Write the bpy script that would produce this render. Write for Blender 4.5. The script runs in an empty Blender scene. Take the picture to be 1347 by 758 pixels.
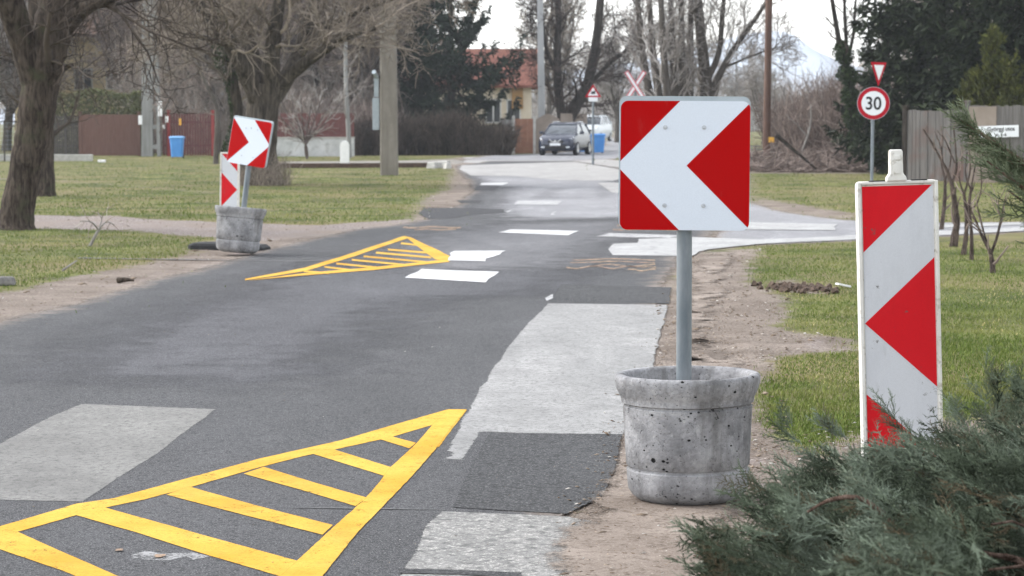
import bpy, bmesh, math, random
import numpy as np
from mathutils import Vector, Matrix, Euler
from mathutils.geometry import delaunay_2d_cdt

SC = bpy.context.scene
COL = SC.collection
R = math.radians

# ------------------------------------------------------------------ camera
FPX = 3180.0            # focal length measured in photo pixels (1347 wide)
CAMH = 1.8
PITCH = math.atan(224.0 / FPX)
cd = bpy.data.cameras.new('camera')
cam = bpy.data.objects.new('camera', cd); COL.objects.link(cam)
cam.location = (0, 0, CAMH); cam.rotation_euler = (R(90) - PITCH, 0, 0)
cd.sensor_width = 36; cd.lens = 36 * FPX / 1347.0
cd.clip_start = 0.1; cd.clip_end = 20000
cd.dof.use_dof = True; cd.dof.focus_distance = 11.4; cd.dof.aperture_fstop = 8.0
SC.camera = cam

# ------------------------------------------------------------------ sky and sun: overcast afternoon
SUN_EL, SUN_AZ = 44.0, 292.0      # azimuth clockwise from +Y: high, ahead and a little right, diffused by cloud
w = bpy.data.worlds.new("World"); SC.world = w; w.use_nodes = True
nt = w.node_tree; nt.nodes.clear()
sky = nt.nodes.new('ShaderNodeTexSky'); sky.sky_type = 'NISHITA'; sky.sun_disc = False
sky.sun_elevation = R(SUN_EL); sky.sun_rotation = R(SUN_AZ)
sky.dust_density = 1.6; sky.air_density = 1.0; sky.ozone_density = 1.0
hsv = nt.nodes.new('ShaderNodeHueSaturation'); hsv.inputs['Saturation'].default_value = 0.22
bg = nt.nodes.new('ShaderNodeBackground'); bg.inputs[1].default_value = 0.15
wo = nt.nodes.new('ShaderNodeOutputWorld')
nt.links.new(sky.outputs[0], hsv.inputs['Color']); nt.links.new(hsv.outputs[0], bg.inputs[0]); nt.links.new(bg.outputs[0], wo.inputs[0])
sl = bpy.data.lights.new('sun', 'SUN'); sl.energy = 0.5; sl.angle = R(22); sl.color = (1.0, 0.965, 0.92)
so = bpy.data.objects.new('sun', sl); COL.objects.link(so)
sdir = Vector((math.sin(R(SUN_AZ)) * math.cos(R(SUN_EL)), math.cos(R(SUN_AZ)) * math.cos(R(SUN_EL)), math.sin(R(SUN_EL))))
so.rotation_euler = (-sdir).to_track_quat('-Z', 'Y').to_euler(); so.location = (0, 0, 30)
SC.view_settings.view_transform = 'Standard'; SC.view_settings.look = 'None'
SC.view_settings.exposure = 1.72; SC.view_settings.gamma = 1.0; SC.view_settings.use_curve_mapping = False

# ------------------------------------------------------------------ survey: photo pixel -> place on the ground / at a distance
def ray(px, py):
    u = (px - 673.5) / FPX; v = (379.0 - py) / FPX
    return Vector((u, math.cos(PITCH) + v * math.sin(PITCH), -math.sin(PITCH) + v * math.cos(PITCH)))
def G(px, py, z=0.0):
    d = ray(px, py); t = (z - CAMH) / d.z
    return Vector((d.x * t, d.y * t, z))
def P(px, py, Y):
    d = ray(px, py); t = Y / d.y
    return Vector((d.x * t, Y, CAMH + d.z * t))

# ------------------------------------------------------------------ objects
def tag(o, label=None, cat=None, group=None, kind=None):
    if label: o['label'] = label
    if cat: o['category'] = cat
    if group: o['group'] = group
    if kind: o['kind'] = kind
    return o
def thing(name, label, cat, loc=(0, 0, 0), rot=(0, 0, 0), group=None):
    o = bpy.data.objects.new(name, None); COL.objects.link(o)
    o.empty_display_size = 0.2
    o.location = loc; o.rotation_euler = rot
    return tag(o, label, cat, group)
def link(name, me, m=None, parent=None):
    o = bpy.data.objects.new(name, me); COL.objects.link(o)
    if m is not None: me.materials.append(m)
    if parent is not None: o.parent = parent
    return o
def fast(name, V, F, m=None, parent=None, smooth=False, attrs=None):
    V = np.asarray(V, dtype=np.float32).reshape(-1, 3); F = np.asarray(F, dtype=np.int32)
    k = F.shape[1]; me = bpy.data.meshes.new(name)
    me.vertices.add(len(V)); me.vertices.foreach_set('co', V.ravel())
    me.loops.add(F.size); me.loops.foreach_set('vertex_index', F.ravel())
    me.polygons.add(len(F)); me.polygons.foreach_set('loop_start', np.arange(0, F.size, k, dtype=np.int32))
    try: me.polygons.foreach_set('loop_total', np.full(len(F), k, dtype=np.int32))
    except Exception: pass
    if smooth: me.polygons.foreach_set('use_smooth', np.ones(len(F), dtype=bool))
    me.update(calc_edges=True)
    for n, a in (attrs or {}).items():
        at = me.attributes.new(n, 'FLOAT', 'POINT'); at.data.foreach_set('value', np.asarray(a, dtype=np.float32))
    return link(name, me, m, parent)

class MB:
    """collects shapes; build() links them as one mesh"""
    def __init__(s): s.v = []; s.f = []
    def add(s, vs, fs):
        n = len(s.v); s.v += [tuple(v) for v in vs]; s.f += [tuple(i + n for i in f) for f in fs]; return s
    def box(s, c, d, rot=None, taper=1.0):
        x, y, z = d[0] / 2, d[1] / 2, d[2] / 2
        vs = [Vector((sx * x * (taper if sz > 0 else 1), sy * y * (taper if sz > 0 else 1), sz * z)) for sz in (-1, 1) for sx, sy in ((-1, -1), (1, -1), (1, 1), (-1, 1))]
        if rot is not None: vs = [rot @ v for v in vs]
        c = Vector(c)
        return s.add([v + c for v in vs], [(3, 2, 1, 0), (4, 5, 6, 7), (0, 1, 5, 4), (1, 2, 6, 5), (2, 3, 7, 6), (3, 0, 4, 7)])
    def tube(s, p0, p1, r0, r1=None, n=16, caps=True):
        r1 = r0 if r1 is None else r1
        p0, p1 = Vector(p0), Vector(p1); a = (p1 - p0).normalized()
        b = a.orthogonal().normalized(); c = a.cross(b)
        vs = []
        for p, r in ((p0, r0), (p1, r1)):
            for i in range(n):
                t = 2 * math.pi * i / n; vs.append(p + (b * math.cos(t) + c * math.sin(t)) * r)
        fs = [(i, (i + 1) % n, n + (i + 1) % n, n + i) for i in range(n)]
        if caps: fs += [tuple(range(n - 1, -1, -1)), tuple(range(n, 2 * n))]
        return s.add(vs, fs)
    def lathe(s, prof, n=48, c=(0, 0, 0)):
        c = Vector(c); vs = []; fs = []
        for r, z in prof:
            for i in range(n):
                t = 2 * math.pi * i / n; vs.append(c + Vector((r * math.cos(t), r * math.sin(t), z)))
        for j in range(len(prof) - 1):
            for i in range(n):
                fs.append((j * n + i, j * n + (i + 1) % n, (j + 1) * n + (i + 1) % n, (j + 1) * n + i))
        fs += [tuple(range(n - 1, -1, -1)), tuple(range((len(prof) - 1) * n, len(prof) * n))]
        return s.add(vs, fs)
    def prism(s, pts, o, ux, uy, n0, n1):
        """polygon pts (2D) on axes ux,uy, extruded from n0 to n1 along ux x uy"""
        o, ux, uy = Vector(o), Vector(ux), Vector(uy); nn = ux.cross(uy).normalized(); k = len(pts)
        vs = [o + ux * a + uy * b + nn * h for h in (n0, n1) for a, b in pts]
        fs = [(i, (i + 1) % k, k + (i + 1) % k, k + i) for i in range(k)] + [tuple(range(k - 1, -1, -1)), tuple(range(k, 2 * k))]
        return s.add(vs, fs)
    def loft(s, secs):
        k = len(secs[0]); vs = [p for q in secs for p in q]; fs = []
        for j in range(len(secs) - 1):
            for i in range(k): fs.append((j * k + i, j * k + (i + 1) % k, (j + 1) * k + (i + 1) % k, (j + 1) * k + i))
        fs += [tuple(range(k - 1, -1, -1)), tuple(range((len(secs) - 1) * k, len(secs) * k))]
        return s.add(vs, fs)
    def build(s, name, m, parent=None, smooth=None, bevel=0):
        me = bpy.data.meshes.new(name); me.from_pydata(s.v, [], s.f)
        bm = bmesh.new(); bm.from_mesh(me)
        if smooth is not None:
            for f in bm.faces: f.smooth = True
            for e in bm.edges:
                if len(e.link_faces) == 2 and e.calc_face_angle(0) > R(smooth): e.smooth = False
        bmesh.ops.recalc_face_normals(bm, faces=bm.faces)
        bm.to_mesh(me); bm.free()
        o = link(name, me, m, parent)
        if bevel:
            b = o.modifiers.new('bevel', 'BEVEL'); b.width = bevel; b.segments = 2; b.limit_method = 'ANGLE'; b.angle_limit = R(35)
        return o

def copy_tree(o, parent=None):
    c = o.copy(); COL.objects.link(c)
    if parent is not None: c.parent = parent
    for ch in list(o.children): copy_tree(ch, c)
    return c

# ------------------------------------------------------------------ materials
class N:
    def __init__(s, name):
        s.m = bpy.data.materials.new(name); s.m.use_nodes = True; s.t = s.m.node_tree; s.t.nodes.clear()
        s.out = s.t.nodes.new('ShaderNodeOutputMaterial'); s.b = s.t.nodes.new('ShaderNodeBsdfPrincipled')
        s.t.links.new(s.b.outputs[0], s.out.inputs[0]); s.tc = s.t.nodes.new('ShaderNodeTexCoord')
    def L(s, a, b): s.t.links.new(a, b)
    def noise(s, sc, det=4, rough=0.6, vec=None, stretch=None, dist=0.0):
        n = s.t.nodes.new('ShaderNodeTexNoise'); n.inputs['Scale'].default_value = sc; n.inputs['Detail'].default_value = det
        n.inputs['Roughness'].default_value = rough; n.inputs['Distortion'].default_value = dist
        v = vec or s.tc.outputs['Object']
        if stretch:
            mp = s.t.nodes.new('ShaderNodeMapping'); mp.inputs['Scale'].default_value = stretch; s.L(v, mp.inputs[0]); v = mp.outputs[0]
        s.L(v, n.inputs['Vector']); return n.outputs[0]
    def voro(s, sc, feature='F1', out=0, stretch=None):
        n = s.t.nodes.new('ShaderNodeTexVoronoi'); n.feature = feature; n.inputs['Scale'].default_value = sc
        v = s.tc.outputs['Object']
        if stretch:
            mp = s.t.nodes.new('ShaderNodeMapping'); mp.inputs['Scale'].default_value = stretch; s.L(v, mp.inputs[0]); v = mp.outputs[0]
        s.L(v, n.inputs['Vector']); return n.outputs[out]
    def wave(s, sc, stretch=(1, 1, 1), dist=0.0, axis='X'):
        n = s.t.nodes.new('ShaderNodeTexWave'); n.inputs['Scale'].default_value = sc; n.bands_direction = axis; n.inputs['Distortion'].default_value = dist
        s.L(s.tc.outputs['Object'], n.inputs['Vector']); return n.outputs[1]
    def rng(s, v, a, b, c=0.0, d=1.0):
        n = s.t.nodes.new('ShaderNodeMapRange'); s.L(v, n.inputs[0])
        for i, x in enumerate((a, b, c, d)): n.inputs[i + 1].default_value = x
        return n.outputs[0]
    def math(s, op, a, b=None):
        n = s.t.nodes.new('ShaderNodeMath'); n.operation = op
        for i, x in enumerate((a, b)):
            if x is None: continue
            if isinstance(x, (int, float)): n.inputs[i].default_value = x
            else: s.L(x, n.inputs[i])
        return n.outputs[0]
    def mix(s, f, a, b, mode='MIX'):
        n = s.t.nodes.new('ShaderNodeMix'); n.data_type = 'RGBA'; n.blend_type = mode
        for k, x in ((0, f), (6, a), (7, b)):
            if isinstance(x, (int, float)): n.inputs[k].default_value = x
            elif isinstance(x, tuple): n.inputs[k].default_value = (*x[:3], 1)
            else: s.L(x, n.inputs[k])
        return n.outputs[2]
    def attr(s, name):
        n = s.t.nodes.new('ShaderNodeAttribute'); n.attribute_name = name; return n.outputs['Fac']
    def set(s, col=None, rough=None, metal=None, spec=None):
        for k, x in (('Base Color', col), ('Roughness', rough), ('Metallic', metal), ('Specular IOR Level', spec)):
            if x is None: continue
            if isinstance(x, (int, float)): s.b.inputs[k].default_value = x
            elif isinstance(x, tuple): s.b.inputs[k].default_value = (*x[:3], 1)
            else: s.L(x, s.b.inputs[k])
        return s
    def bump(s, h, strength=0.3, dist=0.01):
        n = s.t.nodes.new('ShaderNodeBump'); n.inputs['Strength'].default_value = strength; n.inputs['Distance'].default_value = dist
        s.L(h, n.inputs['Height']); s.L(n.outputs[0], s.b.inputs['Normal']); return s
    def alpha(s, a):
        tr = s.t.nodes.new('ShaderNodeBsdfTransparent'); mx = s.t.nodes.new('ShaderNodeMixShader')
        s.L(a, mx.inputs[0]); s.L(tr.outputs[0], mx.inputs[1]); s.L(s.b.outputs[0], mx.inputs[2]); s.L(mx.outputs[0], s.out.inputs[0]); return s

def mnoise(name, c1, c2, sc=5, rough=0.8, det=5, bump=0.0, bdist=0.01, stretch=None, spec=0.3, lo=0.35, hi=0.65, metal=0.0, extra=None):
    n = N(name); f = n.noise(sc, det, 0.62, stretch=stretch)
    c = n.mix(n.rng(f, lo, hi), c1, c2)
    if extra:     # second, larger stain layer: (colour, scale, lo, hi)
        g = n.noise(extra[1], 4, 0.6); c = n.mix(n.rng(g, extra[2], extra[3]), c, extra[0])
    n.set(c, rough, metal, spec)
    if bump: n.bump(f, bump, bdist)
    return n.m
M = {}
# dirt used by both the ground and the dusty edge of the road
def dirt_colour(n):
    a = n.noise(1.1, 5, 0.6); b = n.noise(26, 4, 0.7); v = n.voro(55)
    c = n.mix(n.rng(a, .35, .68), (0.1595, 0.1276, 0.1044), (0.3045, 0.2581, 0.2204))
    c = n.mix(n.rng(b, .5, .72), c, (.07, .05, .036)); c = n.mix(n.rng(n.noise(70, 3, .8), .56, .68, 0, .8), c, (.36, .32, .28)); c = n.mix(n.rng(n.noise(60, 3, .8, dist=1), .44, .34, 0, .8), c, (.09, .065, .05))
    return n.mix(n.rng(v, .12, .02), c, (.34, .32, .29))

n = N('ground')
dm = n.attr('dirt'); gm = n.attr('gravel')
no = n.noise(2.6, 6, 0.7); nf = n.noise(14, 4, 0.7)
e = n.math('ADD', n.math('ADD', dm, n.math('MULTIPLY', n.math('SUBTRACT', no, 0.5), 1.5)), n.math('MULTIPLY', n.math('SUBTRACT', nf, .5), .6))
dirtf = n.rng(e, 0.38, 0.62)
big = n.noise(0.33, 4, 0.6)
gc = n.mix(n.rng(n.noise(0.86, 0.86, 0.86), .35, .65), (0.0576, 0.072, 0.0216), (0.153, 0.162, 0.054))
gc = n.mix(n.rng(big, .42, .66), gc, (0.1989, 0.1652, 0.08415))
dc = dirt_colour(n)
gv = n.voro(34, out=1); gb = n.voro(34)
grav = n.mix(n.rng(gv, 0, 1), (.24, .205, .19), (.46, .42, .395)); grav = n.mix(n.rng(gb, .25, .6), grav, (.2, .165, .15))
grav = n.mix(n.rng(n.noise(.8, 4), .45, .7), grav, (0.247, 0.2015, 0.169))
gf = n.rng(n.math('ADD', gm, n.math('MULTIPLY', n.math('SUBTRACT', no, 0.5), 1.2)), .4, .6)
dc = n.mix(gf, dc, grav)
n.set(n.mix(dirtf, gc, dc), 0.95, 0, 0.15)
n.bump(n.math('ADD', n.noise(30, 5, .7), n.math('MULTIPLY', gb, .6)), 0.8, 0.03)
M['ground'] = n.m

def asphalt(name, c1, c2, dust=True, grain=260, speck=(.15, .15, .155), edge_alpha=True, crack=False):
    n = N(name)
    g1 = n.noise(grain * .45, 3, .8); g2 = n.noise(grain * .16, 4, .75); a = n.noise(.5, 5, .62, stretch=(1.6, .45, 1)); b = n.noise(3.5, 5, .6)
    c = n.mix(n.rng(a, .3, .7), c1, c2)
    c = n.mix(n.rng(b, .42, .72, 0, .35), c, tuple(x * .78 for x in c1))
    c = n.mix(n.rng(n.noise(1.3, 6, .75, stretch=(1.4, .35, 1), dist=.6), .52, .72, 0, .45), c, tuple(min(.7, x * 1.5) for x in c2))
    c = n.mix(n.rng(g1, .50, .64, 0, .85), c, speck)
    c = n.mix(n.rng(g2, .5, .36, 0, .85), c, tuple(x * .5 for x in c1))
    ed = n.attr('edge')
    if dust:
        f = n.math('ADD', n.math('MULTIPLY', n.math('SUBTRACT', n.noise(3.2, 6, .72), .5), 1.3), ed)
        c = n.mix(n.rng(f, .75, .2), c, dirt_colour(n))
    if name in ('bleached_asphalt', 'coarse_asphalt', 'pale_patch'):
        c = n.mix(n.rng(n.noise(1.7, 6, .75, dist=.8), .46, .68, 0, .5), c, tuple(x * .62 for x in c1)); c = n.mix(n.rng(n.noise(90, 3, .8), .44, .34, 0, .8), c, (.05, .05, .05))
    n.set(c, .92, 0, .22); n.bump(g1, .55, .006)
    if edge_alpha:
        if dust: f = n.math('ADD', n.math('MULTIPLY', n.math('SUBTRACT', n.noise(7, 5, .75), .5), 1.0), ed); n.alpha(n.rng(f, .28, .42))
        elif 'polished' in name or 'worn' in name: f = n.math('ADD', n.math('ADD', n.math('MULTIPLY', n.math('SUBTRACT', n.noise(85, 3, .85), .5), 2.2), n.math('MULTIPLY', n.math('SUBTRACT', n.noise(2.5, 5, .7), .5), 1.2)), ed); n.alpha(n.rng(f, .49, .51))
        else: f = n.math('ADD', n.math('MULTIPLY', n.math('SUBTRACT', n.noise(30, 5, .75), .5), .6), ed); n.alpha(n.rng(f, .33, .37))
    return n.m
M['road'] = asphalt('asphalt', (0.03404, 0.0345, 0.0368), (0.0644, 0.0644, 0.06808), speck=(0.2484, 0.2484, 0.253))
M['roadfar'] = asphalt('worn_glare_asphalt', (0.2294, 0.2294, 0.2403), (0.3277, 0.3277, 0.3387))  # worn tone, lightened further to paint in the distance glare
M['roadfar_patch'] = asphalt('worn_glare_patch_asphalt', (0.2294, 0.2294, 0.2403), (0.3277, 0.3277, 0.3387), dust=False)  # same glare-lightened tone, for sheets laid on the main road
M['road_glare_near'] = asphalt('polished_asphalt', (0.05198, 0.05245, 0.0571), (0.08316, 0.08316, 0.09056), speck=(0.2551, 0.2551, 0.2707), dust=False)  # brightening of the road with distance, painted as a paler tone
M['roadmid'] = asphalt('worn_glare_mid', (0.1148, 0.1148, 0.1215), (0.1688, 0.1688, 0.1755), dust=False)  # worn grey with grazing glare painted into the base colour
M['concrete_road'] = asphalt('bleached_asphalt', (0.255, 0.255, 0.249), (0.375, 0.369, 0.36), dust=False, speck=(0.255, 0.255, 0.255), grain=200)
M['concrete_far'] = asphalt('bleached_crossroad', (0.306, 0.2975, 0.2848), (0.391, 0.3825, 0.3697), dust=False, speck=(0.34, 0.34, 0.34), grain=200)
M['chipped'] = asphalt('coarse_asphalt', (0.176, 0.176, 0.1712), (0.256, 0.2512, 0.24), dust=False, speck=(0.528, 0.512, 0.48), grain=110)
M['lightpatch'] = asphalt('pale_patch', (0.1811, 0.1778, 0.17), (0.2501, 0.2462, 0.231), dust=False, speck=(0.1898, 0.1881, 0.1815), grain=190)
M['darkpatch'] = asphalt('dark_patch', (0.029, 0.02973, 0.0319), (0.04785, 0.04858, 0.05075), dust=False, speck=(0.174, 0.174, 0.174), grain=170)
M['midpatch'] = asphalt('grey_patch', (.03, .03, .033), (.042, .042, .045), dust=False)
M['sandy'] = asphalt('sandy_road', (0.2232, 0.2046, 0.1736), (0.2852, 0.2666, 0.2356), dust=False)

def paint(name, c1, c2, worn=0.36):
    n = N(name); a = n.noise(1.5, 5, .65); g = n.noise(60, 4, .75); h = n.noise(7, 6, .72)
    c = n.mix(n.rng(a, .35, .65), c1, c2); c = n.mix(n.rng(g, .50, .66, 0, .5), c, tuple(x * .5 + .01 for x in c1)); c = n.mix(n.rng(n.noise(1.1, 5, .7, stretch=(1.6, .5, 1)), .5, .7, 0, .30), c, tuple(x * .5 + .03 for x in c1))
    n.set(c, .85, 0, .08); n.bump(g, .35, .004)
    f = n.math('ADD', n.math('MULTIPLY', n.math('SUBTRACT', h, .5), .9), n.attr('edge'))
    f2 = n.math('MULTIPLY', n.rng(f, .1, .25), n.rng(n.math('ADD', n.math('MULTIPLY', g, .55), n.math('MULTIPLY', h, .45)), worn - .04, worn + .05))
    n.alpha(f2); return n.m
M['yellow'] = paint('yellow_paint', (0.541, 0.2926, 0.03381), (0.6131, 0.3998, 0.07245), .395)
M['white_paint'] = paint('white_paint', (.50, .50, .50), (.60, .60, .60), .39)
M['side_white'] = paint('scuffed_white_paint', (.33, .33, .325), (.44, .44, .435), .41)
M['faded_white'] = paint('faded_white_paint', (.42, .42, .42), (.5, .5, .5), .45)
M['pink_paint'] = paint('faded_orange_paint', (.40, .27, .20), (.46, .34, .22), .49)

def signpaint(name, col, dirt=0.1, scuff=False):
    n = N(name); a = n.noise(3, 5, .6); s_ = n.noise(10, 5, .7, stretch=(1, 1, .2))
    c = n.mix(n.rng(a, .3, .75, 0, dirt), col, tuple(x * .72 + .02 for x in col))
    c = n.mix(n.rng(s_, .62, .75, 0, dirt * 2.5), c, (.25, .24, .22)); c = n.mix(n.rng(n.noise(160, 2), .4, .6, 0, .10), c, tuple(x * .6 for x in col))
    if scuff: c = n.mix(n.math('MULTIPLY', n.rng(n.noise(26, 5, .8), .60, .66), n.rng(n.noise(4.5, 3), .53, .60)), c, (.10, .095, .09)); c = n.mix(n.rng(n.noise(7, 5, .7, stretch=(1, 1, .3)), .5, .75, 0, .35), c, tuple(x * .72 for x in col))
    n.set(c, .75, 0, .06); return n.m
M['sign_red'] = signpaint('red_sign_sheeting', (0.3917, 0.001152, 0.001728), .06)
M['sign_white'] = signpaint('white_sign_sheeting', (0.644, 0.6992, 0.7728), .04)
M['beacon_red'] = signpaint('bright_red_sheeting', (0.65, 0.013, 0.0208), .2, True)
M['beacon_white'] = signpaint('pale_grey_sheeting', (0.644, 0.6624, 0.6992), .15, True)
M['plastic'] = mnoise('weathered_white_plastic', (.68, .66, .61), (.78, .77, .73), 9, .6, extra=((.36, .32, .26), 22, .56, .72))
M['galv'] = mnoise('galvanised_steel', (0.1361, 0.162, 0.1819), (0.2284, 0.252, 0.2707), 14, .5, metal=.3, stretch=(0.86, 0.86, 0.2538))
M['alu'] = mnoise('grey_aluminium', (.33, .38, .41), (.40, .45, .48), 8, .5, metal=.3)
M['bolt'] = mnoise('bolt_steel', (.40, .42, .45), (.5, .52, .55), 30, .35, metal=.6)
M['black'] = mnoise('black_rubber', (.018, .018, .02), (.035, .035, .036), 12, .8)
M['textblack'] = mnoise('black_lettering', (.012, .012, .014), (.02, .02, .022), 12, .6)

n = N('cast_concrete')
a = n.noise(4, 6, .68); b = n.noise(38, 4, .7); v = n.noise(24, 3, .8, dist=1.2); st = n.noise(9, 5, .7, stretch=(1, 1, .10))
c = n.mix(n.rng(a, .32, .68), (.13, .13, .137), (.43, .43, .44)); c = n.mix(n.rng(b, .5, .75, 0, .7), c, (.15, .15, .155))
c = n.mix(n.rng(b, .42, .25, 0, .6), c, (.5, .5, .5))
c = n.mix(n.rng(st, .50, .70, 0, .65), c, (.10, .097, .09)); c = n.mix(n.rng(n.noise(75, 3, .8), .40, .30, 0, .8), c, (.03, .03, .03))
def pores(sc_, lo, size, stretch=None):
    d = n.voro(sc_, stretch=stretch); r = n.voro(sc_, out=1, stretch=stretch); wob_ = n.math('MULTIPLY', n.math('SUBTRACT', n.noise(sc_ * 2.5, 3, .7), .5), .22)
    return n.rng(n.math('SUBTRACT', n.math('ADD', d, wob_), n.rng(r, lo, 1, -.1, size)), .03, -.03)
pit = n.math('MAXIMUM', n.math('MAXIMUM', pores(17, .62, .30, (1, 1, 1.3)), pores(38, .48, .36, (.8, .8, 1.2))), n.math('MULTIPLY', n.rng(n.math('ADD', n.math('MULTIPLY', v, .75), n.math('MULTIPLY', a, .25)), .385, .365), .8))
c = n.mix(pit, c, (.012, .012, .012))
n.set(c, .92, 0, .2); n.bump(n.math('SUBTRACT', b, n.math('MULTIPLY', pit, 2.2)), .7, .01)
M['concrete'] = n.m
M['pole_conc'] = mnoise('pole_concrete', (0.171, 0.153, 0.126), (0.243, 0.2205, 0.189), 6, .9, stretch=(0.86, 0.86, 0.135), bump=.3, extra=((0.18, 0.162, 0.135), 2, .5, .7))
M['pole_grey'] = mnoise('grey_pole_concrete', (.20, .20, .19), (.29, .29, .28), 5, .9, stretch=(1, 1, .15), bump=.3)
M['pole_white'] = mnoise('pale_pole_concrete', (.40, .41, .42), (.50, .51, .51), 5, .9, stretch=(1, 1, .15))
M['post_white'] = mnoise('whitewashed_stone', (.80, .80, .79), (.88, .88, .87), 6, .8)

def bark(name, c1, c2, sc=16, green=None):
    n = N(name); f = n.noise(sc, 6, .72, stretch=(1, 1, .16), dist=.4); g = n.noise(2.2, 4)
    c = n.mix(n.rng(f, .4, .62), c1, c2)
    if green: c = n.mix(n.rng(g, .55, .72), c, green)
    n.set(c, .95, 0, .15); n.bump(f, 1.0, .05); return n.m
M['bark'] = bark('brown_bark', (.022, .016, .012), (.105, .083, .066), 17, (.06, .06, .035))
M['bark_big'] = bark('grey_bark', (.03, .025, .02), (.125, .105, .085), 13)
M['bark_far'] = bark('grey_brown_bark', (.06, .052, .044), (.125, .11, .095), 8)
M['bark_pale'] = bark('pale_bark', (.22, .205, .185), (.34, .32, .30), 8)
M['bark_dark'] = bark('dark_bark', (.025, .021, .018), (.065, .055, .046), 10)
def twigm(name, c1, c2):
    n = N(name); r = n.attr('rnd'); f = n.noise(.9, 4, .6)
    c = n.mix(n.rng(f, .35, .65), c1, c2); c = n.mix(n.rng(r, 0, .55, .75, 0), c, tuple(x * .28 for x in c1)); c = n.mix(n.rng(r, .8, 1, 0, .6), c, tuple(min(.6, x * 1.5) for x in c2))
    n.set(c, .95, 0, .1); return n.m
M['twig'] = twigm('brown_twigs', (0.26, 0.21, 0.18), (0.47, 0.40, 0.35))
M['twig_big'] = twigm('olive_brown_twigs', (0.18, 0.15, 0.12), (0.34, 0.29, 0.24))
M['twig_grey'] = twigm('grey_twigs', (0.285, 0.255, 0.2325), (0.48, 0.4425, 0.405))
M['twig_red'] = twigm('reddish_twigs', (.19, .145, .125), (.30, .245, .215))
M['twig_oak'] = twigm('umber_twigs', (.05, .04, .033), (.12, .097, .08))
M['twig_dark'] = twigm('dark_twigs', (.045, .036, .032), (.12, .095, .082))
M['wood_pole'] = mnoise('tarred_pole', (.085, .048, .035), (.15, .09, .068), 6, .85, stretch=(1, 1, .1), bump=.3)

def foliage(name, cols, sc=3.0, rough=.8):
    n = N(name); r = n.attr('rnd'); f = n.noise(sc, 3)
    c = n.mix(n.rng(r, 0, 1), cols[0], cols[1]); c = n.mix(n.rng(f, .5, .7), c, cols[2])
    if len(cols) > 3: c = n.mix(n.rng(r, .86, .96), c, cols[3])
    n.set(c, rough, 0, .2); return n.m
M['spruce'] = foliage('spruce_needles', ((.003, .008, .005), (.028, .045, .026), (.010, .018, .012)), 1.3)
M['dark_conifer'] = foliage('dark_conifer_needles', ((.003, .007, .0025), (.034, .048, .02), (.012, .02, .008)), 1.1)
M['thuja'] = foliage('golden_green_scales', ((0.0425, 0.05525, 0.0119), (0.1105, 0.1148, 0.0255), (0.07225, 0.08075, 0.0187)), 2)
M['ivy'] = foliage('ivy_leaves', ((.018, .032, .012), (.05, .075, .025), (.03, .05, .018)), 2)
M['hedge_green'] = foliage('hedge_leaves', ((0.065, 0.0806, 0.0325), (0.169, 0.1755, 0.0715), (0.156, 0.13, 0.0715)), 1)
M['juniper'] = foliage('juniper_scales', ((.026, .036, .020), (.20, .245, .17), (.27, .32, .25), (.13, .105, .065)), 3.5)
M['juniper2'] = foliage('green_juniper_scales', ((.06, .08, .042), (.24, .28, .18), (.20, .235, .15)), 3)
M['grass'] = foliage('grass_blades', ((0.06334, 0.1047, 0.01575), (0.1662, 0.2093, 0.03938), (0.2376, 0.2415, 0.07219), (0.475, 0.4025, 0.1837)), .55, .7)
M['litter'] = foliage('dry_litter', ((.09, .06, .04), (.32, .26, .20), (.20, .15, .11), (.55, .52, .48)), 3, .9)

# ------------------------------------------------------------------ ground regions (outlines surveyed from the photograph, in metres on the ground)
def W(pts): return [tuple(G(*p)[:2]) for p in pts]
road_main = W([(-420, 900), (-420, 560), (-200, 470), (0, 416), (60, 402), (120, 386), (200, 364), (260, 349), (330, 331), (390, 315), (440, 305), (500, 297), (560, 288),
               (585, 274), (600, 262), (612, 250), (606, 238), (596, 228), (592, 219), (640, 212), (760, 212), (815, 220), (870, 232), (940, 250), (985, 264), (960, 300), (930, 331), (912, 345), (898, 372), (886, 403), (876, 440), (868, 480),
               (846, 540), (826, 590), (812, 640), (770, 690), (760, 760), (740, 900)])
side_road = W([(925, 331), (1000, 323), (1130, 318), (1240, 312), (1347, 306), (1500, 298), (1500, 288), (1347, 292), (1240, 293), (1120, 290), (1050, 281), (985, 264), (950, 255), (930, 300)])
track_road = W([(345, 214), (370, 212.5), (520, 211.5), (610, 209), (620, 217), (580, 217), (370, 217)])
cross_road = W([(585, 211), (600, 207), (700, 205), (800, 209), (870, 214), (940, 219), (985, 226), (985, 264), (870, 236), (815, 224), (720, 214), (640, 216), (592, 222), (580, 218)])
car_road = W([(560, 209), (640, 203), (740, 200), (800, 196), (840, 188), (860, 180), (870, 172), (860, 167), (830, 167), (815, 172), (790, 182), (700, 201)]) 
car_road = W([(590, 211), (640, 204.5), (700, 202.5), (775, 197), (805, 178), (812, 168), (850, 168), (860, 180), (880, 192), (930, 200), (900, 207), (820, 209), (760, 212)])
gravel_path = W([(-60, 283), (120, 284), (280, 293), (420, 297), (545, 288), (545, 300), (430, 309), (330, 319), (300, 315), (170, 304), (60, 301), (-60, 300)])
thin_path = W([(-60, 232), (70, 236), (170, 243), (290, 253), (290, 256.5), (170, 246), (70, 239), (-60, 235)])
dirt_left = W([(-420, 470), (-200, 420), (0, 386), (60, 372), (120, 360), (200, 345), (250, 335), (262, 322), (300, 312), (430, 308), (530, 296), (548, 280), (556, 262), (590, 248), (592, 232), (600, 226), (640, 226), (640, 420), (-420, 700)])
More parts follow.
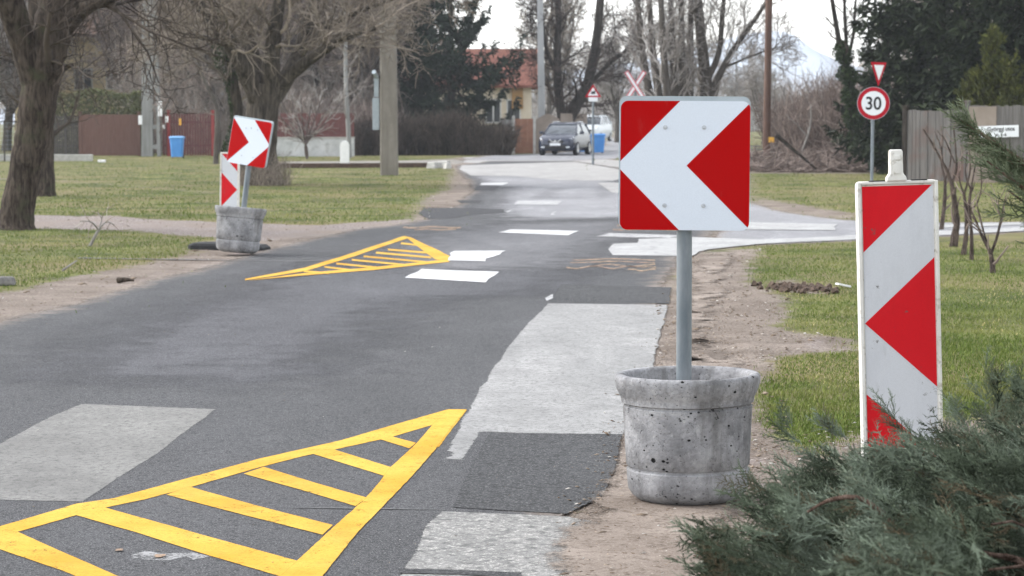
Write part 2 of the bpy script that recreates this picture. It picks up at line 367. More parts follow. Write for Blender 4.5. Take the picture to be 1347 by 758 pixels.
dirt_right = W([(900, 335), (990, 327), (1000, 335), (985, 348), (990, 372), (1030, 392), (1040, 415), (1020, 432), (1125, 448), (1120, 462), (1020, 470), (1010, 492), (990, 510), (1000, 560), (1060, 596), (1200, 640), (1500, 720), (1700, 1400), (300, 1400), (730, 760), (760, 600)])
dirt_patch = W([(1010, 372), (1040, 366), (1085, 380), (1080, 388), (1030, 384)])
bank_far = W([(985, 256), (1050, 268), (1130, 281), (1130, 290), (1040, 282), (985, 270)])
litter_bank = W([(1050, 590), (1180, 548), (1347, 545), (1700, 545), (1700, 760), (1100, 700)])
brush_ground = W([(985, 221), (1140, 220), (1140, 210), (985, 208)])
pale_line = W([(960, 226), (1150, 227.5), (1150, 229), (960, 228)])
tree_foot = W([(230, 348), (262, 335), (335, 320), (335, 345), (250, 360)])

def sd(poly, X, Y):
    """signed distance to a polygon, negative inside"""
    px = np.array([p[0] for p in poly]); py = np.array([p[1] for p in poly]); n = len(px)
    d = np.full(X.shape, 1e18); ins = np.zeros(X.shape, bool)
    for i in range(n):
        x0, y0, x1, y1 = px[i], py[i], px[(i + 1) % n], py[(i + 1) % n]
        ex, ey = x1 - x0, y1 - y0; L2 = ex * ex + ey * ey + 1e-12
        t = np.clip(((X - x0) * ex + (Y - y0) * ey) / L2, 0, 1)
        d = np.minimum(d, (X - x0 - t * ex) ** 2 + (Y - y0 - t * ey) ** 2)
        c = (y0 > Y) != (y1 > Y)
        with np.errstate(divide='ignore', invalid='ignore'):
            ins ^= c & (X < ex * (Y - y0) / (ey if abs(ey) > 1e-12 else 1e-12) + x0)
    d = np.sqrt(d); return np.where(ins, -d, d)
def soft(poly, X, Y, w):
    return np.clip(0.5 - sd(poly, X, Y) / (2 * w), 0, 1)
def dirtness(X, Y):
    w = 0.10 + Y * 0.008
    d = np.zeros(X.shape)
    for p, k in ((dirt_left, 1), (dirt_right, 1), (dirt_patch, .8), (bank_far, .8), (thin_path, .62), (litter_bank, .62), (brush_ground, .8), (pale_line, .9)):
        d = np.maximum(d, k * soft(p, X, Y, w))
    for p in (road_main, side_road, cross_road, car_road, track_road): d = np.maximum(d, soft(p, X, Y, 0.35 + Y * .004))
    return np.maximum(d, soft(gravel_path, X, Y, .35))

pA0, pB0 = G(905, 659.5), G(312, 336)
ys = np.concatenate([np.linspace(-30, 5, 8), np.geomspace(6, 160, 330), np.geomspace(170, 6000, 28)])
u = np.linspace(-1, 1, 301); xs = np.sign(u) * (np.exp(np.abs(u) * 5.0) - 1) * 0.34
xs = np.where(np.abs(xs) > 48, xs * (1 + (np.abs(xs) - 48) * 6), xs)
XX, YY = np.meshgrid(xs, ys); rs = np.random.RandomState(3)
ZZ = np.zeros(XX.shape)
V = np.stack([XX, YY, ZZ], -1).reshape(-1, 3); nx, ny = len(xs), len(ys)
i = np.arange(nx * (ny - 1)).reshape(ny - 1, nx)[:, :-1].ravel()
F = np.stack([i, i + 1, i + nx + 1, i + nx], -1)
dv = dirtness(V[:, 0], V[:, 1]); gv_ = np.maximum(soft(gravel_path, V[:, 0], V[:, 1], .4), 0.55 * soft(W([(0, 400), (300, 325), (545, 290), (590, 262), (640, 262), (480, 330), (0, 470)]), V[:, 0], V[:, 1], 1.0))
gv_ = np.maximum(gv_, .5 * soft(W([(1040, 440), (1125, 448), (1110, 466), (1000, 500), (1010, 560), (1060, 640), (900, 760), (800, 700)]), V[:, 0], V[:, 1], .3))
off = np.ones(len(V)) * 9
for p in (road_main, side_road, cross_road, car_road, track_road): off = np.minimum(off, sd(p, V[:, 0], V[:, 1]))
nz = np.random.RandomState(8).randn(ny, nx)
for _ in range(2): nz = (nz + np.roll(nz, 1, 0) + np.roll(nz, -1, 0) + np.roll(nz, 1, 1) + np.roll(nz, -1, 1)) / 5
near = (V[:, 1] > 6) & (V[:, 1] < 60)
V[:, 2] = np.where(near, np.clip((off - .35) * 2, 0, 1) * np.clip(dv * 1.6 - .5, 0, 1) * (.008 + .032 * nz.ravel() + .012 * np.sin(V[:, 0] * 4.1 + np.sin(V[:, 1]))), 0)
for c_, r_ in (((pA0.x, pA0.y), .5), ((pB0.x, pB0.y), .5)): V[:, 2] *= np.clip(np.hypot(V[:, 0] - c_[0], V[:, 1] - c_[1]) - r_, 0, 1)
g = fast('ground', V, F, M['ground'], attrs={'dirt': dv, 'gravel': gv_}); tag(g, kind='structure')

def resample(pts, step, jit, rng, closed=True):
    out = []; k = len(pts)
    for a in range(k if closed else k - 1):
        p, q = Vector(pts[a]), Vector(pts[(a + 1) % k]); L = (q - p).length; m = max(1, int(L / (step * (1 + .02 * abs(p.y)))))
        for j in range(m):
            t = j / m; r = p.lerp(q, t)
            s = jit * (1 + .02 * abs(p.y))
            out.append((r.x + rng.gauss(0, s), r.y + rng.gauss(0, s * 1.5)))
    return out
def sheet(name, pts, z, m, parent=None, inset=0.06, step=.5, jit=0.01, seed=1):
    """a flat sheet with a soft rim: attribute 'edge' runs 0 at the outline to 1 inside"""
    z = .008 + (z - .02) * .36 if z >= .02 else z * .4; rng = random.Random(seed); q = resample(pts, step, jit, rng); k = len(q)
    area = sum(q[a][0] * q[(a + 1) % k][1] - q[(a + 1) % k][0] * q[a][1] for a in range(k))
    if area < 0: q.reverse()
    area = abs(area) / 2; Q = np.array(q); inn = []
    for a in range(k):
        p0, p1, p2 = Vector(q[a - 1]), Vector(q[a]), Vector(q[(a + 1) % k]); e0, e1 = p1 - p0, p2 - p1
        nn = Vector((-(e0.y + e1.y), e0.x + e1.x))
        if nn.length > 1e-6: inn.append(tuple(p1 + nn.normalized() * inset))
    sp = max(inset * .9, math.sqrt(area / 2500)); lo, hi = Q.min(0), Q.max(0)
    gx_, gy_ = np.meshgrid(np.arange(lo[0] + sp / 2, hi[0], sp), np.arange(lo[1] + sp / 2, hi[1], sp)); cand = np.concatenate([np.array(inn).reshape(-1, 2), np.stack([gx_.ravel(), gy_.ravel()], -1)])
    dd_ = sd(q, cand[:, 0], cand[:, 1]); cand = cand[dd_ < -inset * .45]
    vs, _, fs, _, _, _ = delaunay_2d_cdt([Vector(p) for p in q] + [Vector(p) for p in cand], [], [list(range(k))], 1, 1e-5)
    V = [(p.x, p.y, z) for p in vs]; VA = np.array(V); ed = np.clip(-sd(q, VA[:, 0], VA[:, 1]) / inset, 0, 1)
    me = bpy.data.meshes.new(name); me.from_pydata(V, [], [tuple(f) for f in fs])
    bm = bmesh.new(); bm.from_mesh(me); bm.normal_update()
    for f in bm.faces:
        if f.normal.z < 0: f.normal_flip()
    bm.to_mesh(me); bm.free()
    at = me.attributes.new('edge', 'FLOAT', 'POINT'); at.data.foreach_set('value', ed.astype(np.float32))
    return link(name, me, m, parent)

crossr = tag(sheet('crossroad', cross_road, .005, M['concrete_far'], inset=1.5, step=1.0, jit=.06), kind='structure')
trackr = tag(sheet('gravel_track', track_road, .0025, M['sandy'], inset=.8, step=1.0, jit=.08), kind='structure')
carr = tag(sheet('far_road', car_road, .010, M['roadfar'], inset=.8, step=1.5, jit=.06), kind='structure')
sider = tag(sheet('side_road', side_road, .015, M['roadfar'], inset=.45, step=.8, jit=.03), kind='structure')
road = tag(sheet('road', road_main, .020, M['road'], inset=.55, step=.5, jit=.02), kind='structure')

def mark(name, px, m, z=.028, parent=road, inset=.03, step=.4, jit=.004, seed=1):
    return sheet(name, W(px), z, m, parent, inset, step, jit, seed)
# asphalt patches let into the road; worn ones also carry painted distance glare
for k, (nm, px, m, z, ins) in enumerate([
    ('bleached_patch', [(716, 400), (884, 402), (874, 440), (866, 480), (846, 540), (824, 578), (640, 571), (616, 609), (573, 606), (600, 556), (625, 512), (668, 450)], 'concrete_road', .024, .10),
    ('dark_patch', [(640, 571), (823, 573), (813, 620), (800, 655), (748, 680), (588, 671)], 'darkpatch', .028, .05),
    ('coarse_patch', [(574, 674), (748, 681), (800, 690), (790, 758), (770, 900), (430, 900), (527, 752), (556, 694)], 'chipped', .024, .06),
    ('pale_patch', [(105, 533), (288, 540), (244, 572), (210, 600), (160, 632), (112, 663), (0, 661), (-140, 655), (-100, 640), (0, 583), (60, 552)], 'lightpatch', .024, .05),
    ('grey_patch', [(735, 375), (886, 379), (884, 401), (718, 399)], 'darkpatch', .024, .08),
    ('grey_patch', [(545, 282), (552, 274), (600, 274), (668, 276), (670, 281), (630, 283), (600, 288), (560, 290)], 'midpatch', .032, .2),
    ('grey_patch', [(595, 264), (638, 264), (636, 268.5), (603, 268)], 'darkpatch', .032, .2),
    ('grey_patch', [(624, 245.5), (662, 245), (654, 251), (618, 251.5)], 'midpatch', .037, .2),
    ('worn_glare_patch', [(672, 263), (800, 262), (830, 262), (830, 230), (600, 230), (612, 245), (700, 248)], 'roadfar_patch', .032, 1.2),
    ('worn_glare_patch', [(600, 290), (700, 296), (800, 290), (900, 300), (960, 290), (970, 262), (830, 236), (670, 236), (612, 252), (590, 275)], 'roadfar_patch', .026, 2.0),
    ('worn_glare_patch', [(-300, 560), (-100, 460), (60, 408), (240, 358), (330, 334), (900, 350), (884, 400), (714, 402), (640, 480), (600, 556), (480, 572), (330, 600), (150, 530), (0, 570), (-200, 660)], 'road_glare_near', .0215, 2.5),
    ('worn_glare_patch', [(330, 338), (440, 308), (560, 292), (800, 285), (960, 290), (935, 332), (900, 362), (730, 366), (560, 372), (400, 372)], 'roadmid', .0230, 3.0),
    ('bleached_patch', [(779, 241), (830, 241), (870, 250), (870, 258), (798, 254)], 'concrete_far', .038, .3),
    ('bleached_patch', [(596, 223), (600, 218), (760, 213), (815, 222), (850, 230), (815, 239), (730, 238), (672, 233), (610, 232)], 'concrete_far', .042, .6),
]):
    mark(nm, px, M[m], z, inset=ins, step=.25, jit=.0035, seed=k)

M['seam_light'] = asphalt('seam_grit', (.11, .11, .11), (.16, .16, .16), dust=False)
# white blocks of the crossing
for k, (px, m) in enumerate([
    ([(595, 331.5), (666, 330.7), (638, 345.4), (587, 344)], 'white_paint'),
    ([(552.5, 355.6), (656.7, 359.3), (638, 373.5), (531, 366.8)], 'white_paint'),
    ([(671, 303), (762, 305), (747, 311), (658, 307)], 'white_paint'),
    ([(802, 337), (801, 329), (806, 322), (838, 321), (839, 315.5), (887, 314), (905, 313), (1000, 316), (1060, 314), (1130, 310), (1347, 300), (1347, 305), (1130, 316), (1000, 322), (932, 329), (908, 338.6)], 'white_paint'),
    ([(785, 312), (800, 308), (900, 311), (880, 314), (838, 313.5)], 'faded_white'),
    ([(972, 293), (1100, 296), (1098, 304), (965, 303)], 'white_paint'),
    ([(680, 265), (738, 265), (735, 270.5), (674, 270)], 'faded_white'),
    ([(634, 241.5), (668, 241), (662, 244.5), (629, 244.5)], 'white_paint'),
    ([(668, 278), (674, 276), (668, 283), (664, 283)], 'faded_white'),
    ([(726, 281), (734, 278), (730, 284), (724, 284)], 'faded_white'),
    ([(734, 375), (736.5, 375), (718, 399), (715.5, 399)], 'faded_white'),
    ([(1140, 300), (1347, 293.5), (1347, 297), (1140, 304)], 'white_paint'),
]):
    mark('white_marking', px, (M['side_white'] if (px[0][0] > 960 or len(px) > 9) else M[m]), .0385 + (.006 if px[0][1] < 270 else 0), parent=(sider if px[0][0] > 960 else road), inset=.03, step=.3, jit=.01, seed=20 + k)

def strip(px0, px1, t): return [(px0[0], px0[1] - t / 2), (px1[0], px1[1] - t / 2), (px1[0], px1[1] + t / 2), (px0[0], px0[1] + t / 2)]
# yellow hatched area close by
mark('yellow_marking', [(-200, 742), (-80, 716), (0, 695.6), (102, 665), (150, 658), (218, 639), (340, 606), (450, 581.6), (537.6, 555.6), (588.8, 540.6), (614, 540.6), (575, 594), (569, 561.5),
     (514, 578), (450, 592), (400, 602), (343.5, 617), (245, 644.6), (190, 660), (150, 668), (102, 680), (0, 709), (-80, 732), (-200, 760)], M['yellow'], .0265, inset=.015)
mark('yellow_marking', [(588, 541), (614, 542), (573, 594), (506, 670), (471, 704), (427.5, 758), (350, 860), (280, 860), (372, 760), (386, 745), (439, 696), (478.6, 660.5), (512, 619), (545, 586), (569, 560)], M['yellow'], .0310, inset=.015)
for k, px in enumerate([[(494, 578), (508, 575), (546, 585), (538, 593)], [(412, 600), (434, 593), (516, 617), (507, 629)], [(320, 626), (347, 617), (484, 658), (468, 669)],
           [(216, 654), (247, 643), (440, 694), (423, 707)], [(100, 681), (136, 670), (392, 742), (374, 764), (355, 758)], [(-10, 708), (20, 702), (150, 759), (260, 805), (200, 805), (82, 756), (0, 726), (-60, 708)]]):
    mark('yellow_marking', px, M['yellow'], .0288, inset=.012, seed=40 + k)
# yellow hatched area on the far side of the road
for k, px in enumerate([[(322, 370.5), (322, 368.5), (400, 353.5), (470, 332), (531, 311.5), (540, 313.5), (520, 320), (470, 337.5), (400, 358.5)],
           [(531, 312), (541, 313.5), (594, 339), (590, 345), (573, 343)], [(594, 342), (590, 346), (491, 357), (400, 364), (322, 371), (400, 361), (491, 353)]]):
    mark('yellow_marking', px, M['yellow'], .033 + .002 * k, inset=.02, seed=60 + k)
for k, (a, b) in enumerate([((527, 321), (548, 323.5)), ((510, 329.5), (560, 333.5)), ((494, 333.5), (568, 340)), ((478, 338.5), (561, 346)), ((462, 343), (535, 350)), ((443, 348), (503, 354)), ((427, 352.5), (465, 357)), ((400, 358), (432, 361))]):
    mark('yellow_marking', strip(a, b, 2.3), M['yellow'], .0315, inset=.02, seed=70 + k)
# faded orange squiggles
def wob(x0, x1, y, amp, t, n=9, ph=0, bow=0):
    top = []; bot = []
    for j in range(n + 1):
        f = j / n; x = x0 + (x1 - x0) * f; yy = y + amp * math.sin(f * 9 + ph) - bow * math.sin(f * math.pi)
        top.append((x, yy - t / 2)); bot.append((x, yy + t / 2))
    return top + bot[::-1]
for k, px in enumerate([wob(752, 862, 343.5, .3, 1.4, bow=1.5), wob(750, 862, 347, .3, 1.4, bow=1.5), wob(745, 815, 353, 1.8, 1.7), wob(775, 862, 350.5, 1.3, 1.6, ph=2),
           wob(815, 845, 352, .6, 1.8, ph=1), wob(826, 863, 355.5, -.7, 2, ph=0, bow=-1.5), wob(842, 863, 352.5, .4, 1.6), wob(530, 606, 300, .8, 2), wob(545, 600, 303, .5, 1.6, ph=2), wob(806, 900, 303, .5, 1.8), wob(812, 900, 297, .7, 2.6, ph=1)]):
    mark('orange_marking', px, M['pink_paint'], .0335, inset=.01, step=5, jit=0, seed=90 + k)
# worn white smudge and brown stain inside the near hatch
for k, px in enumerate([[(150, 667.5), (330, 670), (470, 671), (600, 672.5), (600, 673.8), (470, 672.2), (330, 671.2), (150, 668.5)], [(100, 340), (240, 342), (380, 344), (470, 343), (470, 344), (380, 345.2), (240, 343), (100, 341)]]): mark('seam', px, M['seam_light' if k < 2 else 'darkpatch'], .030, inset=.006, step=.3, jit=.012, seed=k)
mark('dark_patch', [(524, 752), (600, 753), (690, 757), (690, 764), (600, 760), (520, 758)], M['darkpatch'], .034, inset=.02)
M['smudge'] = paint('old_paint_smudge', (.30, .30, .30), (.36, .36, .36), .47)
mark('paint_smudge', [(150, 733), (200, 727), (255, 729), (276, 733), (262, 742), (190, 741), (160, 739)], M['smudge'], .0245, inset=.07, step=.06, jit=.02)
M['brown_stain'] = asphalt('brown_stain', (.30, .20, .13), (.36, .25, .17), dust=False)
for k, px in enumerate([[(110, 735), (138, 733), (136, 738), (116, 739)], [(140, 727), (172, 724), (175, 730), (148, 731)], [(198, 729), (222, 728), (224, 737), (202, 739)], [(146, 743), (178, 741), (176, 746), (150, 747)]]):
    mark('brown_stain', px, M['brown_stain'], .0385, inset=.06, step=.05, jit=.012, seed=k)

# dirt spilled over the right-hand margin of the asphalt
n = N('spilled_dirt'); n.set(dirt_colour(n), .95, 0, .15); f = n.math('ADD', n.math('ADD', n.attr('edge'), n.math('MULTIPLY', n.math('SUBTRACT', n.noise(4, 5, .7), .5), 1.3)), n.math('MULTIPLY', n.math('SUBTRACT', n.noise(60, 3, .8), .5), .9))
n.bump(n.noise(45, 4, .8), .35, .006); n.alpha(n.rng(f, .42, .66)); M['spill'] = n.m
mark('spilled_dirt', [(870, 470), (842, 510), (812, 560), (786, 620), (735, 668), (690, 700), (668, 760), (640, 900), (1000, 1000), (1000, 480), (905, 420)], M['spill'], .044, inset=.30, step=.3, jit=.03)
mark('spilled_dirt', [(925, 333), (900, 350), (886, 380), (872, 430), (862, 480), (950, 480), (980, 330)], M['spill'], .044, inset=.35, step=.4, jit=.03)

# ------------------------------------------------------------------ grass and litter (stuff)
def rotz(n, rng): return rng.rand(n) * 2 * math.pi
def blades(name, n, region, hmin, hmax, wd, seed, keep=None):
    rng = np.random.RandomState(seed)
    (px0, px1, py0, py1) = region
    pv = py0 + (py1 - py0) * rng.rand(n); pu = px0 + (px1 - px0) * rng.rand(n)      # spread evenly per view angle, so that far turf is coarser
    v = (379 - pv) / FPX; uu = (pu - 673.5) / FPX
    dz = -math.sin(PITCH) + v * math.cos(PITCH); dy = math.cos(PITCH) + v * math.sin(PITCH); t = -CAMH / dz
    X, Y = uu * t, dy * t
    clump = np.sin(X * 1.7 + 3 * np.sin(Y * .31)) * np.sin(Y * .9 + 2 * np.sin(X * .83)) * .5 + .5
    d = dirtness(X, Y) + (rng.rand(n) - .5) * .35
    keepm = (d < .36 + .1 * clump) | ((d < .85) & (rng.rand(n) < .05))
    X, Y, clump = X[keepm], Y[keepm], clump[keepm]; n = len(X)
    h = (hmin + (hmax - hmin) * rng.rand(n) ** 1.6) * (.7 + .6 * clump); wv = wd * (.6 + .8 * rng.rand(n)) * (1 + Y / 30)
    a = rotz(n, rng); le = rotz(n, rng); lean = .25 + .6 * rng.rand(n)
    B = np.stack([X, Y, np.zeros(n)], -1); S = np.stack([np.cos(a), np.sin(a), np.zeros(n)], -1) * wv[:, None] * .5
    D = np.stack([np.cos(le) * lean * h, np.sin(le) * lean * h, h], -1)
    Dm = np.stack([np.cos(le) * lean * h * .3, np.sin(le) * lean * h * .3, h * .6], -1)
    V = np.stack([B - S, B + S, B + Dm + S * .7, B + Dm - S * .7, B + D], 1).reshape(-1, 3)
    i = np.arange(n) * 5; F = np.concatenate([np.stack([i, i + 1, i + 2], -1), np.stack([i, i + 2, i + 3], -1), np.stack([i + 3, i + 2, i + 4], -1)])
    rnd = np.repeat(np.clip(rng.rand(n) * .9 + .1 * (clump < .3), 0, 1), 5)
    o = fast(name, V, F, M['grass'], attrs={'rnd': rnd}); return tag(o, kind='stuff')
def gl(o, l): o['label'] = l; o['category'] = 'grass'; return o
gl(blades('grass', 210000, (975, 1800, 318, 620), .012, .036, .0035, 11), 'short green lawn grass between the dirt verge and the small bare trees')
gl(blades('grass', 56000, (-300, 625, 203, 300), .015, .045, .0055, 12), 'grass strip on the left between the fences and the gravel path')
gl(blades('grass', 42000, (-300, 320, 295, 420), .014, .042, .0045, 13), 'patchy grass verge on the left beside the road under the forked tree')
gl(blades('grass', 38000, (960, 1800, 222, 300), .015, .045, .0055, 14), 'grass beyond the side road in front of the brush pile and the plank fence')
gl(blades('grass', 2500, (755, 850, 209, 226), .04, .14, .008, 15), 'grass island with pale weeds at the foot of the rail crossing warning sign')

def litter(name, n, region, smin, smax, seed, label, polys, cat='litter', thin=1.0):
    rng = np.random.RandomState(seed); px0, px1, py0, py1 = region
    pv = py0 + (py1 - py0) * rng.rand(n); pu = px0 + (px1 - px0) * rng.rand(n)
    v = (379 - pv) / FPX; uu = (pu - 673.5) / FPX
    dz = -math.sin(PITCH) + v * math.cos(PITCH); dy = math.cos(PITCH) + v * math.sin(PITCH); t = -CAMH / dz
    X, Y = uu * t, dy * t; keep = np.zeros(n, bool)
    for p in polys: keep |= sd(p, X, Y) + (rng.rand(n) - .5) * .5 < 0
    if polys[0] is not road_main: keep &= sd(road_main, X, Y) > -.30 * rng.rand(len(X)) ** 2
    X, Y = X[keep], Y[keep]; n = len(X)
    s = smin + (smax - smin) * rng.rand(n) ** 4; s *= (.5 + Y / 25)
    a = rotz(n, rng); asp = (.15 + .7 * rng.rand(n)) * thin; c = np.stack([X, Y, .012 + s * .15], -1)
    e1 = np.stack([np.cos(a), np.sin(a), (rng.rand(n) - .5) * .6], -1) * s[:, None]; e2 = np.stack([-np.sin(a), np.cos(a), (rng.rand(n) - .5) * .8], -1) * (s * asp)[:, None]
    up = np.array([0, 0, 1.0]) * (s * .25)[:, None]
    V = np.stack([c - e1, c - e2 * .9, c + e1, c + e2, c + up, c - up * .6], 1).reshape(-1, 3); i = np.arange(n) * 6
    F = np.concatenate([np.stack([i + a, i + b, i + 4], -1) for a, b in ((0, 1), (1, 2), (2, 3), (3, 0))] + [np.stack([i + b, i + a, i + 5], -1) for a, b in ((0, 1), (1, 2), (2, 3), (3, 0))])
    o = fast(name, V, F, M['litter'], attrs={'rnd': np.repeat(rng.rand(n), 6)}); o['label'] = label; o['category'] = cat
    return tag(o, kind='stuff')
litter('litter', 34000, (730, 1420, 320, 800), .003, .021, 5, 'leaf bits, bark chips and pebbles on the dirt verge around the near planter', [dirt_right, dirt_patch, litter_bank])
litter('litter', 900, (730, 1420, 320, 800), .012, .05, 15, 'thin dry twigs and straws strewn over the dirt verge at right', [dirt_right, litter_bank], 'twigs', .12)
litter('litter', 300, (-60, 640, 300, 420), .015, .06, 16, 'thin dry twigs strewn over the left verge', [dirt_left], 'twigs', .12)
litter('litter', 5000, (-60, 640, 225, 470), .004, .018, 6, 'small stones and dead leaves along the dirt verge on the left', [dirt_left, gravel_path])
litter('litter', 600, (0, 860, 400, 758), .002, .008, 7, 'scattered crumbs of grit lying on the asphalt', [road_main])

# ------------------------------------------------------------------ planters and signs
def rrect(w, h, r, n=6):
    pts = []
    for cx, cy, a0 in ((w - r, r, -90), (w - r, h - r, 0), (r, h - r, 90), (r, r, 180)):
        for k in range(n + 1):
            a = R(a0 + 90 * k / n); pts.append((cx + r * math.cos(a), cy + r * math.sin(a)))
    return pts
def clip(poly, a, b, c):
    """keep the part with a*x + b*y <= c"""
    out = []
    for i in range(len(poly)):
        p, q = poly[i], poly[(i + 1) % len(poly)]
        dp, dq = a * p[0] + b * p[1] - c, a * q[0] + b * q[1] - c
        if dp <= 0: out.append(p)
        if dp * dq < 0:
            t = dp / (dp - dq); out.append((p[0] + (q[0] - p[0]) * t, p[1] + (q[1] - p[1]) * t))
    return out
def hp(poly, p, q):     # keep what lies left of p->q
    a, b = (q[1] - p[1]), -(q[0] - p[0]); return clip(poly, a, b, a * p[0] + b * p[1])

def planter(label, loc, rot, group, s=1.0):
    t = thing('concrete_planter', label, 'planter', loc, rot, group)
    prof = [(0, .0), (.19, .0), (.235, .012), (.264, .034), (.281, .062), (.2865, .12), (.2885, .150), (.279, .157), (.279, .166), (.2895, .174), (.295, .28), (.3005, .40), (.304, .448), (.296, .453), (.296, .461), (.310, .467), (.3135, .492),
            (.318, .500), (.332, .528), (.340, .560), (.3415, .58), (.337, .594), (.325, .600), (.300, .597), (.290, .585), (.284, .52), (.28, .47), (0, .47)]
    b = MB().lathe([(max(r, .001) * s, z * s) for r, z in prof], 96); b.build('shell', M['concrete'], t, smooth=50)
    soil = MB(); rg = random.Random(2)
    vs = [(0, 0, .488)]; fs = []; nn = 24
    for ring, rr in ((0, .1), (1, .2), (2, .282)):
        for k in range(nn):
            a = 2 * math.pi * k / nn; vs.append((rr * math.cos(a), rr * math.sin(a), .486 + rg.uniform(-.012, .014)))
    for k in range(nn):
        fs.append((0, 1 + k, 1 + (k + 1) % nn))
        for ring in (0, 1): fs.append((1 + ring * nn + k, 1 + (ring + 1) * nn + k, 1 + (ring + 1) * nn + (k + 1) % nn, 1 + ring * nn + (k + 1) % nn))
    soil.add([(x * s, y * s, z * s) for x, y, z in vs], fs).build('soil', M['soil'], t)
    return t
M['soil'] = mnoise('dry_soil_fill', (.12, .095, .075), (.28, .25, .22), 30, .95, bump=.6)

def chevron(label, loc, rot, board_rot, post_h, left=True):
    """square chevron sign: post foot at the thing's origin, board centre at board z"""
    t = thing('chevron_sign', label, 'road sign', loc, rot, 'chevron signs standing in planters')
    zc = post_h - .30; S = .60
    MB().tube((0, 0, -.12), (0, 0, post_h - .03), .036, n=24).build('post', M['galv'], t, smooth=40)
    bb = MB(); o = Vector((-S / 2, -.046, zc - S / 2)); ux, uy = Vector((1, 0, 0)), Vector((0, 0, 1))
    Rm = Euler(board_rot).to_matrix(); piv = Vector((0, 0, zc))
    def tr(mb): mb.v = [tuple(Rm @ (Vector(v) - piv) + piv) for v in mb.v]; return mb
    # ux x uz = -y : extrusion runs towards the viewer
    face = tr(MB().prism(rrect(S, S, .035), o, ux, uy, 0, .004)).build('sign_board', M['sign_white'], t)
    tr(MB().prism([(x - .007, y + .006) for x, y in rrect(S + .008, S + .016, .035)], o, ux, uy, -.040, -.001)).build('back_frame', M['alu'], face)
    rr = rrect(S, S, .035)
    m = 1 if left else -1
    def X(p): return (p[0] * S if left else S - p[0] * S, p[1] * S)
    def tri(pts):
        q = [X(p) for p in pts]
        if not left: q = q[::-1]
        r = rr
        for i in range(len(q)): r = hp(r, q[i], q[(i + 1) % len(q)])
        return [p for p in r]
    red = MB()
    for pts in (((-.02, .512), (.478, 1.02), (-.02, 1.02)), ((-.02, -.02), (.478, -.02), (-.02, .488)), ((.512, .5), (1.02, -.008), (1.02, 1.008))):
        q = tri(pts)
        if len(q) > 2: red.prism(q, o, ux, uy, .0042, .0050)
    tr(red).build('chevron_panel', M['sign_red'], face)
    for bx, bz in ((.345, .795), (.645, .795), (.345, .19), (.645, .19)):
        x, z = X((bx, bz)); p = o + ux * x + uy * z
        b = MB().tube(p + Vector((0, -.004, 0)), p + Vector((0, -.0065, 0)), .0105, n=18).tube(p + Vector((0, -.0065, 0)), p + Vector((0, -.013, 0)), .006, .0045, n=10)
        tr(b).build('bolt', M['bolt'], face, smooth=40)
    for z in (zc + .18, zc - .185):
        b = MB().tube((0, 0, z - .018), (0, 0, z + .018), .041, n=20); br_ = tr(MB().box((0, -.012, z), (.34, .010, .035))); b.add(br_.v, br_.f).build('clamp', M['galv'], t)
    return t

pA = G(905, 659.5)
planter('pitted grey concrete planter in the foreground beside the near chevron sign post', (pA.x, pA.y, .008), (R(0), R(-.6), 0), 'round concrete planters')
chevron('large near chevron sign pointing left on a galvanised post in the foreground', (pA.x - .022, pA.y, .50), (R(-1.2), 0, 0), (0, R(.4), R(-2.5)), 1.377, True)
pB = G(312, 336)
planter('smaller looking tilted pale concrete planter on the left verge with a leaning sign', (pB.x, pB.y, .035), (R(1), R(5.5), R(40)), 'round concrete planters')
pl = P(320, 278, pB.y)
chevron('tilted far chevron sign pointing right on the left side of the road', (pl.x, pl.y, pl.z - .02), (0, R(7), 0), (R(-3), R(1.5), R(-27)), P(330, 157, pB.y).z - pl.z + .02, False)

